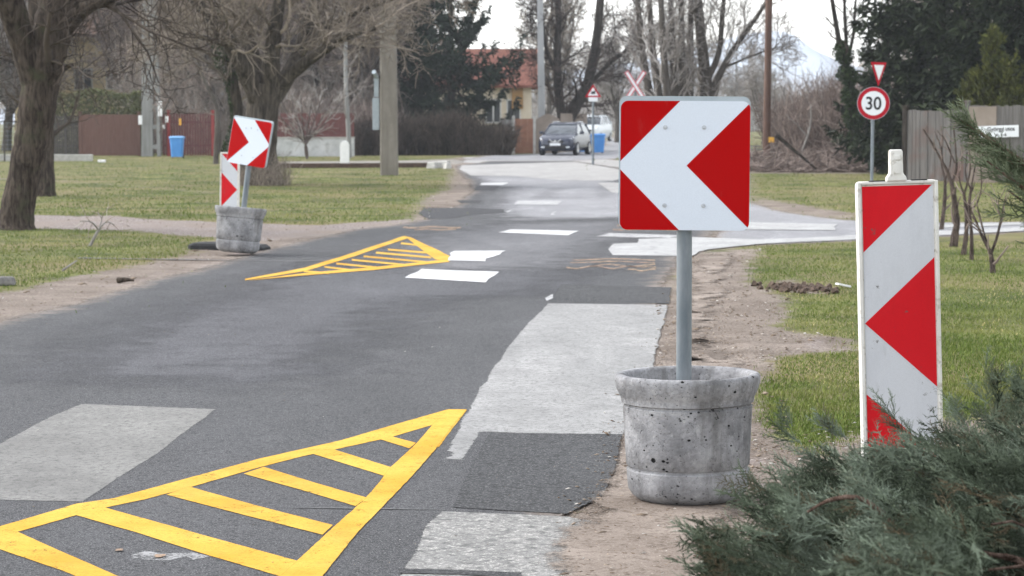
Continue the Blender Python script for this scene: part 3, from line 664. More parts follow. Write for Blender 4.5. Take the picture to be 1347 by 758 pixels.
def beacon(label, loc, rot, W_, H_, z0, left, handle, foot_w):
    t = thing('traffic_beacon', label, 'traffic beacon', loc, rot, 'red and white striped traffic beacons')
    fr = .022; o = Vector((-W_ / 2, -.02, z0)); ux, uy = Vector((1, 0, 0)), Vector((0, 0, 1))
    MB().prism(rrect(W_, H_, .018, 4), o, ux, uy, -.045, .0).build('frame', M['plastic'], t, bevel=.004)
    w, h = W_ - 2 * fr, H_ - fr - .012
    oi = o + Vector((fr, 0, .012))
    rim = MB(); rr = rrect(W_, H_, .018, 4)
    rim.box(o + Vector((fr * .38, -.005, H_ / 2)), (fr * .7, .014, H_ - .006)); rim.box(o + Vector((W_ - fr * .38, -.005, H_ / 2)), (fr * .7, .014, H_ - .006)); rim.box(o + Vector((W_ / 2, -.005, H_ - fr * .35)), (W_ - fr * 1.6, .013, fr * .6))
    rim.build('rim', M['plastic'], t, bevel=.003)
    pn = MB().prism([(0, 0), (w, 0), (w, h), (0, h)], oi, ux, uy, .0005, .002).build('panel', M['beacon_white'], t)
    def X(p): return (p[0] * w if left else w - p[0] * w, h - p[1] * h)
    red = MB()
    for pts in (((0, 0), (.985, 0), (0, .24)), ((1, .265), (0, .5), (1, .74)), ((0, .76), (1, 1), (0, 1))):
        q = [X(p) for p in pts]
        if not left: q = q[::-1]
        red.prism(q[::-1], oi, ux, uy, .0022, .0030)
    red.build('stripe', M['beacon_red'], pn)
    if handle:
        hb = MB(); zt = z0 + H_; hx = -.005
        s1 = [Vector((hx + a * .045, -.03 + b * .02 + .01, zt - .002)) for a, b in ((-1, -1), (1, -1), (1, 1), (-1, 1))]
        def sec(wx, z): return [Vector((hx + a * wx, -.02 + b * .022, z)) for a, b in ((-1, -1), (1, -1), (1, 1), (-1, 1))]
        hb.loft([sec(.044, zt - .002), sec(.042, zt + .016), sec(.033, zt + .026), sec(.029, zt + .034), sec(.028, zt + .125), sec(.024, zt + .135)])
        hb.build('handle', M['plastic'], t, bevel=.005)
        [MB().box((hx + q_, -.021, zt + .0005), (.07, .02, .005)).build('slot', M['black'], t) for q_ in (-.085, .1)]
        MB().box((hx, -.0435, zt + .055), (.03, .003, .05)).box((hx, -.0435, zt + .1), (.03, .003, .02)).build('grip_rib', M['plastic'], t, bevel=.001)
    ft = MB(); ft.loft([[Vector((x * foot_w / 2, y * .2, z)) for x, y in ((-1, -.8), (-.9, -1), (.9, -1), (1, -.8), (1, .8), (.9, 1), (-.9, 1), (-1, .8))] for z in (0,)] +
                      [[Vector((x * foot_w / 2 * k, y * .2 * k, z)) for x, y in ((-1, -.8), (-.9, -1), (.9, -1), (1, -.8), (1, .8), (.9, 1), (-.9, 1), (-1, .8))] for k, z in ((1, .05), (.9, .085), (.5, .10))])
    ft.build('foot', M['black'], t, bevel=.006)
    MB().box((0, .0, (z0 + .05) / 2), (.06, .05, z0 + .05)).build('peg', M['plastic'], t)
    return t
bz = 10.5; bp = P(1190, 600, bz); sc_ = FPX / bz
beacon('tall white framed beacon with red arrow stripes standing behind the juniper at right', (bp.x, bz, 0), (R(-1), R(-1.7), R(3)), .355, 1.225, P(0, 606, bz).z, True, True, .9)
b2 = P(306, 296, 33.0)
beacon('small red and white striped beacon half hidden behind the tilted planter', (b2.x - .05, 33.0, 0), (0, R(1.2), R(-14)), .27, 1.0, P(0, 297, 33).z, False, False, 1.08)

def post_sign(name, label, cat, px, base_py, Y, tiltdeg=0):
    p = P(px, 300, Y); return thing(name, label, cat, (p.x, Y, 0), (0, R(tiltdeg), 0))
def textmesh(s, size, bold=0.0, wx=1.0):
    c = bpy.data.curves.new('t', 'FONT'); c.body = s; c.size = size; c.align_x = 'CENTER'; c.align_y = 'CENTER'; c.offset = bold; c.extrude = .001
    o = bpy.data.objects.new('t', c); COL.objects.link(o); bpy.context.view_layer.update()
    me = bpy.data.meshes.new_from_object(o.evaluated_get(bpy.context.evaluated_depsgraph_get()))
    bpy.data.objects.remove(o); bpy.data.curves.remove(c)
    xs_ = [v.co.x for v in me.vertices]; ys_ = [v.co.y for v in me.vertices]; cx = (min(xs_) + max(xs_)) / 2; cy = (min(ys_) + max(ys_)) / 2
    for v in me.vertices: v.co = Vector(((v.co.x - cx) * wx, -v.co.z, v.co.y - cy))     # stand it up, facing -y
    return me

# speed limit sign
Y = 45.0; t = thing('speed_limit_sign', 'round 30 speed limit sign under a narrow edge-on triangle sign on the right', 'road sign', (P(1147, 200, Y).x, Y, 0), (0, R(.4), 0))
k = Y / FPX; zc = P(0, 136, Y).z; r = 21 * k
MB().tube((0, .03, 0), (0, .03, zc + .3), .03, n=16).build('post', M['galv'], t, smooth=40)
dx = P(1149, 136, Y).x - P(1147, 200, Y).x - math.sin(R(.4)) * zc
def disc(rad, y0, y1, z, x=0, n=48):
    return MB().tube((x, y0, z), (x, y1, z), rad, n=n)
M['sign_bright'] = signpaint('clean_white_sheeting', (.80, .82, .84), .04)
M['sign_blood'] = signpaint('crimson_sheeting', (.42, .012, .025), .05)
d = disc(r, .0, -.012, zc, dx).build('disc', M['sign_blood'], t, smooth=40)
disc(r * 1.03, .003, -.008, zc, dx).build('rim', M['alu'], d, smooth=40)
disc(r * .755, -.012, -.015, zc, dx).build('white_field', M['sign_bright'], d)
nm = link('number', textmesh('30', .335, .005, .92), M['textblack'], d); nm.location = (dx, -.018, zc)
# give-way style triangle, turned almost edge on (point down)
zt = P(0, 82, Y).z; zb = P(0, 113, Y).z; hw = .5 * (zt - zb) / .866 * 1.0
def tri_sign(parent, w, zt, zb, x, mat_rim, mat_in, yaw, y, up=False, bw=.16):
    Rm = Matrix.Rotation(R(yaw), 3, 'Z')
    def tri(s, y0, y1, m, nmx, par):
        cz = (zt * 2 + zb) / 3 if not up else (zb * 2 + zt) / 3
        pts = [(-w / 2, zt), (w / 2, zt), (0, zb)] if not up else [(-w / 2, zb), (w / 2, zb), (0, zt)]
        pts = [(a * s, cz + (b - cz) * s) for a, b in pts]
        vs = [Rm @ Vector((a, yy, 0)) + Vector((x, y, b)) for yy in (y0, y1) for a, b in pts]
        return MB().add(vs, [(0, 1, 2), (5, 4, 3), (0, 3, 4, 1), (1, 4, 5, 2), (2, 5, 3, 0)]).build(nmx, m, par)
    a = tri(1, 0, -.012, mat_rim, 'triangle', parent); tri(1 - bw * 2.2, -.0125, -.0155, mat_in, 'white_field', a); return a
tri_sign(t, .50, zt, zb, P(1154, 98, Y).x - P(1147, 200, Y).x - .0, M['sign_blood'], M['sign_bright'], 47, .0)

# rail crossing warning sign
Y = 92.0; t = thing('warning_sign', 'triangular rail crossing warning sign with a white plate beside the parked dark car', 'road sign', (P(780, 200, Y).x, Y, 0))
MB().tube((0, .04, 0), (0, .04, P(0, 114, Y).z), .045, n=12).build('post', M['galv'], t, smooth=40)
tt = tri_sign(t, .62, P(0, 111, Y).z, P(0, 128, Y).z, 0, M['sign_blood'], M['sign_bright'], 0, 0, up=True, bw=.16)
z1 = P(0, 124.3, Y).z; lo = MB(); s = .0105
for cx, cz, w_, h_ in ((-2, 6, 10, 6), (5, 7, 5, 9), (-5, 10.5, 2.4, 4), (0, 10, 3, 2.5), (5.5, 12, 7, 1.6), (0, 2.6, 16, 1.4)): lo.box((cx * s, -.0175, z1 + cz * s), (w_ * s, .003, h_ * s))
for cx in (-5.5, -1.5, 5): lo.tube((cx * s, -.016, z1 + 2.8 * s), (cx * s, -.020, z1 + 2.8 * s), 2.1 * s, n=14)
lo.build('locomotive_symbol', M['textblack'], tt)
MB().box((0, 0, (P(0, 127.5, Y).z + P(0, 134, Y).z) / 2), (12 * Y / FPX, .012, 5.6 * Y / FPX)).build('plate', M['sign_bright'], t)

# St Andrew's cross
def crossbuck(label, px, Y, zc, L, ang, wd, yaw=0, cols=('sign_bright', 'sign_pink')):
    t = thing('crossing_sign', label, 'road sign', (P(px, 200, Y).x, Y, 0), (0, 0, R(yaw)), 'diagonal cross signs at the railway crossing')
    MB().tube((0, .05, 0), (0, .05, zc + .2), .045, n=12).build('post', M['galv'], t, smooth=40)
    for i, a in enumerate((ang, -ang)):
        rot = Matrix.Rotation(R(a), 3, 'Y'); y = -.012 * i
        arm = MB().box((0, y, zc), (wd, .010, L), rot).build('cross_arm', M[cols[1]], t)
        MB().box((0, y - .0065, zc), (wd * .5, .003, L * .94), rot).build('white_field', M[cols[0]], arm)
    return t
M['sign_pink'] = signpaint('faded_red_sheeting', (.62, .17, .20), .05)
Y = 84.0; crossbuck('pale red and white diagonal cross rising above the near chevron sign', 835.5, Y, P(0, 113, Y).z, 1.18, 33, .155)
Y = 120.0; crossbuck('far diagonal cross sign seen edge-on behind the brush pile', 1047, Y, P(0, 152, Y).z, 1.3, 25, .14, 62)

# street name sign is placed with the fence further down

# ------------------------------------------------------------------ vegetation makers
def tube_arrays(pts, rad, s):
    pts = np.asarray(pts, float); n = len(pts); T = np.gradient(pts, axis=0); T /= np.linalg.norm(T, axis=1)[:, None] + 1e-9
    ref = np.array([0.31, 0.17, 0.93]) if abs(T[0, 2]) < .8 else np.array([1.0, .1, .05])
    B = np.cross(T, ref); B /= np.linalg.norm(B, axis=1)[:, None] + 1e-9; C = np.cross(T, B)
    a = np.arange(s) * 2 * math.pi / s
    V = pts[:, None, :] + (B[:, None, :] * np.cos(a)[None, :, None] + C[:, None, :] * np.sin(a)[None, :, None]) * np.asarray(rad)[:, None, None]
    i = np.arange(n - 1)[:, None] * s; j = np.arange(s)[None, :]; j2 = (j + 1) % s
    F = np.stack([i + j, i + j2, i + s + j2, i + s + j], -1).reshape(-1, 4)
    return V.reshape(-1, 3), F
def joinr(parts, rng):
    V, F = join(parts); return V, F, np.concatenate([np.full(len(p[0]), rng.rand()) for p in parts])
def join(parts):
    off = 0; Vs = []; Fs = []
    for V, F in parts: Vs.append(V); Fs.append(F + off); off += len(V)
    return np.concatenate(Vs), np.concatenate(Fs)
def rough_limb(pts, r0, r1, rng, n=14, knob=.06, flare=0.0):
    """smooth the given way-points into a limb with uneven girth"""
    pts = np.asarray([tuple(p) for p in pts], float); m = len(pts); t = np.linspace(0, m - 1, n); out = []
    for q in t:
        i = min(int(q), m - 2); f = q - i; p0, p1, p2, p3 = pts[max(i - 1, 0)], pts[i], pts[i + 1], pts[min(i + 2, m - 1)]
        out.append(.5 * (2 * p1 + (p2 - p0) * f + (2 * p0 - 5 * p1 + 4 * p2 - p3) * f * f + (3 * p1 - p0 - 3 * p2 + p3) * f ** 3))
    out = np.array(out); f = np.linspace(0, 1, n); rad = (r0 + (r1 - r0) * f) * (1 + rng.uniform(-knob, knob, n)) + flare * np.exp(-f * n * .55) * r0
    return out, rad
def sub(rng, pts, rad, n, L, ang, rr, start, wander, up, seg=5, lvar=.5):
    res = []; m = len(pts)
    for k in range(n):
        t = start + (1 - start) * ((k + rng.rand()) / n); q = t * (m - 1); i = min(int(q), m - 2); f = q - i
        p = pts[i] * (1 - f) + pts[i + 1] * f; T = pts[i + 1] - pts[i]; T = T / (np.linalg.norm(T) + 1e-9)
        ax = rng.randn(3); ax -= T * ax.dot(T); ax /= np.linalg.norm(ax) + 1e-9
        a = R(ang * (.6 + .8 * rng.rand())); d = T * math.cos(a) + ax * math.sin(a)
        l = L * (1 - lvar * t) * (.6 + .8 * rng.rand()); r = (rad[i] * (1 - f) + rad[i + 1] * f)
        q_ = [p]; dd = d
        for j in range(seg):
            dd = dd + rng.randn(3) * wander + np.array([0, 0, up]); dd /= np.linalg.norm(dd); q_.append(q_[-1] + dd * l / seg)
        r0 = min(r * .8, r * rr + .002); res.append((np.array(q_), r0 * np.linspace(1, .35, seg + 1)))
    return res
def tree(name, label, cat, base, limbs, levels, mb, mt, seed, group=None, minr=.006, sides=10, knob=.06):
    """limbs: list of (way-points, r0, r1, flare, sub-branch share)"""
    rng = np.random.RandomState(seed); t = thing(name, label, cat, tuple(base), (0, 0, 0), group); b = np.array(tuple(base))
    tr = []; cur = []
    for lb in limbs:
        p, r = rough_limb(lb[0], lb[1], lb[2], rng, lb[5] if len(lb) > 5 else 14, knob, lb[3]); tr.append(tube_arrays(p - b, r, sides)); cur.append((p - b, r, lb[4]))
    V, F = join(tr)
    V = V + (np.sin(V[:, [1, 2, 0]] * 9.0) * .012 + np.sin(V[:, [2, 0, 1]] * 23.0) * .006) * min(1, limbs[0][1] * 4)
    fast('trunk', V, F, mb, t, smooth=True)
    tw = []; cur2 = []
    for li, (n, L, ang, rr, start, wander, up, seg) in enumerate(levels):
        nxt = []
        for p, r, sh in (cur if li == 0 else cur2):
            for q in sub(rng, p, r, max(1, int(n * sh)), L, ang, rr, start, wander, up, seg): nxt.append((q[0], np.maximum(q[1], minr), 1.0))
        for p, r, _ in nxt: tw.append(tube_arrays(p, r, 5 if li == 0 else 3))
        cur2 = nxt
    if tw:
        V, F, rn = joinr(tw, rng); fast('crown', V, F, mt, t, smooth=True, attrs={'rnd': rn})
    return t
def twigs(n, org, direc, L, r, rng, bend=.25):
    """n straight-ish three-sided twigs as arrays"""
    org = np.asarray(org); d = direc / (np.linalg.norm(direc, axis=1)[:, None] + 1e-9); L = np.broadcast_to(L, n)[:, None]
    ref = rng.randn(n, 3); b = np.cross(d, ref); b /= np.linalg.norm(b, axis=1)[:, None]; c = np.cross(d, b)
    p1 = org + d * L * .5 + b * L * bend * (rng.rand(n, 1) - .5); p2 = org + d * L + c * L * bend * (rng.rand(n, 1) - .5)
    r = np.broadcast_to(r, n)[:, None]; V = []
    for p, k in ((org, 1), (p1, .7), (p2, .3)):
        for a in (0, 2.094, 4.189): V.append(p + (b * math.cos(a) + c * math.sin(a)) * r * k)
    V = np.stack(V, 1).reshape(-1, 3); i = np.arange(n)[:, None] * 9; F = []
    for s in (0, 3):
        for a in range(3): F.append(np.concatenate([i + s + a, i + s + (a + 1) % 3, i + s + 3 + (a + 1) % 3, i + s + 3 + a], 1))
    return V, np.stack(F, 1).reshape(-1, 4)
def leaves(P_, size, rng, flat=.5):
    """little bent leaf quads at the points"""
    n = len(P_); a = rng.randn(n, 3); a /= np.linalg.norm(a, axis=1)[:, None]; b = np.cross(a, rng.randn(n, 3)); b /= np.linalg.norm(b, axis=1)[:, None]; c = np.cross(a, b)
    s = (np.broadcast_to(size, n) * (.6 + .8 * rng.rand(n)))[:, None]
    V = np.stack([P_ - a * s, P_ + b * s * flat + c * s * .2, P_ + a * s, P_ - b * s * flat + c * s * .2], 1).reshape(-1, 3)
    i = np.arange(n)[:, None] * 4; return V, np.concatenate([i, i + 1, i + 2, i + 3], 1)
def bare_shrub_mass(name, label, cat, x0, x1, y0, y1, h, n, rad, m, seed, group=None, kind=None, clump=0.5, spread=.35, subn=5, minh=.3):
    """dense stand of bare stems with side twigs over a footprint"""
    rng = np.random.RandomState(seed); cx, cy = (x0 + x1) / 2, (y0 + y1) / 2
    X = rng.uniform(x0, x1, n); Y = rng.uniform(y0, y1, n)
    hh = h * (1 - clump + clump * (.5 + .5 * np.sin(X * 1.3 + seed) * np.sin(X * .53 + 1.7 * seed))) * (minh + (1 - minh) * rng.rand(n))
    D = np.stack([rng.randn(n) * spread, rng.randn(n) * spread, np.ones(n)], -1); O = np.stack([X - cx, Y - cy, np.zeros(n)], -1)
    parts = [twigs(n, O, D, hh, rad, rng)]; D /= np.linalg.norm(D, axis=1)[:, None]
    for s in range(subn):
        t = .25 + .7 * rng.rand(n); O2 = O + D * (hh * t)[:, None]; D2 = D + rng.randn(n, 3) * .75
        parts.append(twigs(n, O2, D2, hh * .34 * (.4 + rng.rand(n)), rad * .6, rng))
    V, F = join(parts); V[:, 2] = np.maximum(V[:, 2], 0.0)
    o = fast(name, V, F, m, attrs={'rnd': np.repeat(rng.rand(len(V) // 9), 9)}); o.location = (cx, cy, 0); tag(o, label, cat, group, kind); return o
def leaf_mass(name, label, cat, x0, x1, y0, y1, z0, z1, n, size, m, seed, group=None):
    """clipped or loose leafy hedge: leaves through the whole body, denser at the skin"""
    rng = np.random.RandomState(seed); cx, cy = (x0 + x1) / 2, (y0 + y1) / 2
    u_ = rng.rand(n, 3) * 2 - 1; k = rng.randint(0, 3, n); sk = rng.rand(n) < .6
    for a in range(3): u_[(k == a) & sk, a] = np.sign(u_[(k == a) & sk, a]) * (.85 + .15 * rng.rand(((k == a) & sk).sum()))
    p = np.stack([u_[:, 0] * (x1 - x0) / 2, u_[:, 1] * (y1 - y0) / 2, z0 + (u_[:, 2] + 1) / 2 * (z1 - z0)], -1)
    p[:, 2] += .12 * np.sin(p[:, 0] * 2.3 + seed) * (p[:, 2] > (z0 + z1) / 2) + rng.randn(n) * .04; p[:, 1] += .1 * np.sin(p[:, 0] * 3.1) + .08 * np.sin(p[:, 2] * 5)
    V, F = leaves(p, size, rng); o = fast(name, V, F, m, attrs={'rnd': np.repeat(rng.rand(n), 4)}); o.location = (cx, cy, 0)
    return tag(o, label, cat, group)

def conifer(name, label, base, H, Rb, seed, mf, mbk, droop=.5, whorl=.3, leaf=.16, z0=.6, upward=0.0, dens=1.0, group=None, tipup=.25, cat='conifer', narrow=1.0):
    rng = np.random.RandomState(seed); t = thing(name, label, cat, tuple(base), (0, 0, rng.rand() * 6), group)
    V, F = tube_arrays(np.array([[0, 0, -.05], [0.03, 0, H * .5], [0, 0.02, H]]), [Rb * .055 + .05, Rb * .035 + .03, .015], 10); fast('trunk', V, F, mbk, t, smooth=True)
    br = []; LP = []
    z = z0
    while z < H:
        f = (z - z0) / (H - z0); L = Rb * (1 - f) ** narrow * (.75 + .5 * rng.rand()) + .12
        for k in range(rng.randint(5, 8)):
            a = rng.rand() * 6.283; l = L * (.55 + .6 * rng.rand()); m = 7; s = np.linspace(0, 1, m); zz = z + rng.randn() * .1
            hz = s * l; vz = upward * l * s - droop * l * np.sin(s * 2.2) * .5 + tipup * l * s ** 3
            p = np.stack([np.cos(a) * hz, np.sin(a) * hz, zz + vz], -1) + rng.randn(m, 3) * .02 * l; br.append(tube_arrays(p, np.linspace(.012 + l * .01, .004, m), 3))
            nn = max(4, int(l * 26 * dens)); q = .12 + .88 * rng.rand(nn) ** .8; ix = q * (m - 1); i = np.minimum(ix.astype(int), m - 2); fr = (ix - i)[:, None]
            c = p[i] * (1 - fr) + p[i + 1] * fr; side = np.array([-math.sin(a), math.cos(a), 0]) * ((rng.rand(nn) - .5) * .75 * l * (1.1 - q))[:, None]
            c = c + side; c[:, 2] -= np.abs(rng.randn(nn)) * .10 * (1 + droop) * leaf / .16; LP.append(c)
        z += whorl * (.7 + .6 * rng.rand())
    V, F = join(br); fast('branches', V, F, mbk, t)
    LP = np.concatenate(LP); rr_ = np.repeat(rng.rand(len(LP)), 3); sz = leaf * (.6 + .8 * rng.rand(len(LP)))
    n = len(LP); parts = []
    for _ in range(3):
        d = rng.randn(n, 3) * .6; d[:, 2] -= droop * .7; d[:, 2] += upward; d[:, :2] += LP[:, :2] / (np.linalg.norm(LP[:, :2], axis=1)[:, None] + .1) * .6
        d /= np.linalg.norm(d, axis=1)[:, None]; b = np.cross(d, rng.randn(n, 3)); b /= np.linalg.norm(b, axis=1)[:, None]; s = sz[:, None]
        V = np.stack([LP - b * s * .16, LP + b * s * .16, LP + d * s + b * s * .08, LP + d * s - b * s * .08], 1).reshape(-1, 3); i = np.arange(n)[:, None] * 4
        parts.append((V, np.concatenate([i, i + 1, i + 2, i + 3], 1)))
    V, F = join(parts); fast('foliage', V, F, mf, t, attrs={'rnd': np.tile(np.repeat(rr_[::3], 4), 3)}); return t

# ------------------------------------------------------------------ trees near the road, left side
Y1 = 39.0
def PP(lst, Y): return [P(a, b, Y + (c[0] if c else 0)) for a, b, *c in lst]
LV1 = [(9, 2.2, 55, .30, .25, .22, .05, 6), (8, 1.1, 50, .42, .25, .25, .04, 5), (7, .5, 45, .5, .2, .25, .02, 4)]
tree('roadside_tree', 'thick forked tree with rough brown bark at the left edge of the photo', 'tree', G(30, 301),
     [(PP([(19, 304), (26, 262), (38, 205), (47, 160), (53, 115), (58, 88)], Y1), .25, .33, .75, .02, 30), (PP([(54, 112), (60, 80), (70, 42), (79, 0, .1), (88, -80, .3)], Y1), .32, .33, 0, .12, 16),
      (PP([(50, 118), (40, 85, -.1), (25, 45, -.2), (12, 0, -.4), (-8, -60, -.8)], Y1), .25, .19, 0, .15, 16),
      (PP([(84, 40), (108, 14, -.4), (150, -6, -1.2), (215, -28, -2)], Y1), .15, .06, 0, .8, 12),
      (PP([(95, 5), (140, -20, .6), (200, -60, 1.2)], Y1), .14, .07, 0, .8, 10),
      (PP([(76, 96, -.25), (86, 90, -.4), (97, 87, -.5)], Y1), .06, .02, 0, .15, 6)],
     LV1, M['bark'], M['twig_oak'], 5, sides=18, knob=.05)
tree('roadside_tree', 'straight brown trunk standing just behind the thick forked tree', 'tree', G(59, 258),
     [(PP([(59, 260), (60, 215), (60, 160), (52, 90), (46, 10), (40, -80)], 55.5), .215, .13, .3, 1.2, 18)], LV1[:2] + [(5, .5, 45, .5, .2, .25, .02, 4)], M['bark'], M['twig_oak'], 6, sides=12)
Y3 = 65.0
LV3 = [(11, 2.5, 50, .30, .38, .2, .08, 6), (8, 1.2, 45, .45, .2, .25, .05, 5), (6, .55, 42, .5, .15, .25, .02, 3)]
tree('spreading_tree', 'massive short trunked tree with many spreading limbs behind the tilted chevron sign', 'tree', G(346, 243),
     [(PP([(346, 246), (345, 215), (344, 180), (346, 140), (352, 112)], Y3), .42, .44, .55, .1, 14),
      (PP([(345, 150), (328, 105, -.3), (305, 62, -.8), (275, 20, -1.4), (240, -15, -2)], Y3), .30, .11, 0, 1.2, 12),
      (PP([(348, 145), (338, 95, .3), (325, 40, .8), (318, -30, 1)], Y3), .28, .12, 0, 1.0, 12),
      (PP([(350, 140), (356, 90, -.3), (362, 40, -.6), (372, -30, -1)], Y3), .29, .13, 0, 1.1, 12),
      (PP([(354, 132), (378, 100, .5), (398, 60, .8), (412, 10, 1.2), (430, -40, 1.5)], Y3), .29, .11, 0, 1.1, 12),
      (PP([(360, 120), (392, 90, -.4), (424, 68, -.9), (456, 48, -1.6), (492, 38, -2.4)], Y3), .21, .06, 0, 1.5, 12),
      (PP([(305, 62, -.8), (262, 48, -1.4), (225, 42, -2)], Y3), .08, .03, 0, 1.3, 8),
      (PP([(398, 60, .8), (440, 30, .3), (500, 5, 0), (560, -18, -.4)], Y3), .10, .03, 0, 1.8, 8)],
     LV3, M['bark_big'], M['twig_big'], 8, sides=16, minr=.008, knob=.09)
tree('spreading_tree', 'slender ivy covered trunk leaning beside the massive spreading tree', 'tree', G(315, 240),
     [(PP([(314, 242), (312, 200), (314, 160), (306, 110), (299, 70), (292, 20), (290, -40)], 67), .20, .12, .2, 1.2, 14)], LV3[:2] + [(5, .5, 45, .5, .2, .25, .02, 3)], M['bark_big'], M['twig_big'], 9, sides=10)
rng = np.random.RandomState(4); n_ = 2600; tt_ = rng.rand(n_); pz = 0.3 + tt_ * 4.6
cxs = np.interp(pz, [0, 1.2, 1.8, 2.8, 3.6, 5.5], [P(314, 240, 67).x, P(312, 200, 67).x, P(313, 160, 67).x, P(306, 110, 67).x, P(299, 70, 67).x, P(290, -10, 67).x]) - .05
a_ = rng.rand(n_) * 6.28; rr_ = (.2 + .12 * rng.rand(n_)) * (.5 + .6 * np.clip(np.sin(pz * 2.2) + .4, 0, 1.2))
V_, F_ = leaves(np.stack([cxs + np.cos(a_) * rr_, 67 + np.sin(a_) * rr_, pz], -1), .045, rng); o = fast('ivy', V_, F_, M['ivy'], attrs={'rnd': np.repeat(rng.rand(n_), 4)}); tag(o, 'dark green ivy climbing the slender trunk beside the massive tree', 'ivy')
tree('slanting_tree', 'thin reddish tree with a kinked stem slanting left before the red fence', 'tree', G(284, 214),
     [(PP([(284, 216), (284, 190), (286, 148), (277, 122), (263, 95), (248, 68), (232, 50)], 92), .095, .06, .2, .5, 12), (PP([(248, 68), (222, 52), (196, 50), (178, 60)], 92), .08, .03, 0, 1, 8), (PP([(263, 95), (236, 110), (214, 150)], 92), .05, .02, 0, .8, 8), (PP([(240, 58), (236, 20), (226, -20)], 92), .08, .04, 0, 1, 8)],
     [(9, 1.7, 55, .3, .15, .25, .03, 5), (7, .9, 50, .45, .2, .25, 0, 4)], M['bark_far'], M['twig_red'], 12, minr=.009, sides=8)
# small bare shrub in front of the low wall and sprouts round the big trunk
tree('bare_shrub', 'pale vase-shaped bare shrub before the low white wall', 'shrub', G(405, 209),
     [(PP([(404, 209), (402, 190), (399 + dx_, 165), (398 + dx_ * 2.2, 125)], 106), .05, .025, 0, 1, 8) for dx_ in (-22, -14, -7, -1, 6, 12, 19, 26)], [(7, 1.1, 40, .45, .3, .2, .08, 4), (5, .6, 40, .5, .2, .2, .05, 3)], M['twig_red'], M['twig_grey'], 14, minr=.012, sides=6)
bare_shrub_mass('sprouts', 'thin bare sprouts around the foot of the massive spreading tree', 'sprouts', P(300, 240, 64).x, P(378, 240, 64).x, 63.6, 65.6, 1.0, 420, .007, M['twig_big'], 3, kind='stuff', clump=.6, subn=2)
tree('sapling', 'thin pale sapling trunk standing behind the low white wall', 'tree', G(459, 203),
     [(PP([(459, 208), (458, 170), (455, 110), (454, 40), (450, -30)], 108), .12, .07, 0, .8, 12)], [(16, 1.6, 50, .3, .2, .2, .05, 5), (8, .8, 50, .4, .2, .2, .02, 4)], M['pole_grey'], M['twig_grey'], 15, minr=.011, sides=8)

# broken branch stuck upright and loose sticks on the left verge
def stick(name, label, pts, r, m):
    rg = np.random.RandomState(len(pts)); p, rd = rough_limb(pts, r, r * .4, rg, 10, .1); b = p[0].copy(); V, F = tube_arrays(p - b, rd, 6); o = fast(name, V, F, m, smooth=True); o.location = tuple(b); return tag(o, label, 'branch')
gs = G(118, 324); tree('dead_branch', 'dead branch with crooked twigs sticking up from the left verge', 'branch', gs,
     [([gs, P(126, 309, gs.y), P(132, 300, gs.y)], .028, .02, 0, .3, 6), ([P(130, 303, gs.y), P(120, 292, gs.y - .2), P(105, 291, gs.y - .3)], .014, .006, 0, 1, 6), ([P(131, 301, gs.y), P(140, 292, gs.y), P(150, 296, gs.y + .2)], .014, .006, 0, 1, 6), ([P(130, 302, gs.y), P(134, 288, gs.y), P(128, 280, gs.y)], .012, .005, 0, 1, 6)],
     [(4, .3, 50, .5, .3, .25, 0, 3)], M['bark_pale'], M['twig'], 21, minr=.004, sides=6)
stick('fallen_stick', 'short pale stick lying on the left verge near the road edge', [G(82, 356, .03), G(92, 349, .08), G(101, 343, .05)], .016, M['bark_pale'])
stick('fallen_stick', 'flat dark piece of bark lying on the verge dirt nearest the road on the left', [G(155, 369, .03), G(166, 368, .04), G(176, 369, .03)], .035, M['bark'])

# ------------------------------------------------------------------ poles
def tapered_pole(name, label, cat, px, Y, w0, w1, H, m, rect=True, px_top=None):
    x = P(px, 200, Y).x; t = thing(name, label, cat, (x, Y, 0)); lx = 0 if px_top is None else (P(px_top, 0, Y).x - x)
    mb = MB()
    if rect: mb.loft([[Vector((lx * z / H + a * w_ / 2, b * w_ * .42, z)) for a, b in ((-1, -.85), (-.85, -1), (.85, -1), (1, -.85), (1, .85), (.85, 1), (-.85, 1), (-1, .85))] for z, w_ in ((-.1, w0), (H * .5, (w0 + w1) / 2), (H, w1))])
    else: mb.tube((0, 0, -.1), (lx, 0, H), w0 / 2, w1 / 2, 14)
    mb.build('pole', m, t, smooth=40); return t
t = tapered_pole('concrete_pole', 'stout square concrete utility pole with a grey metal cabinet on its left side', 'utility pole', 512, 76, .56, .44, 9, M['pole_conc'], px_top=510)
k = 76 / FPX
MB().box((-17 * k, 0, (P(0, 150, 76).z)), (9 * k, .25, 42 * k)).build('cabinet', M['alu'], t, bevel=.01)
MB().box((-16.5 * k, 0, (P(0, 115, 76).z)), (6 * k, .18, 25 * k)).tube((-16 * k, -.1, P(0, 101, 76).z), (-19 * k, -.35, P(0, 95, 76).z), .07, n=10).build('cable_box', M['alu'], t)
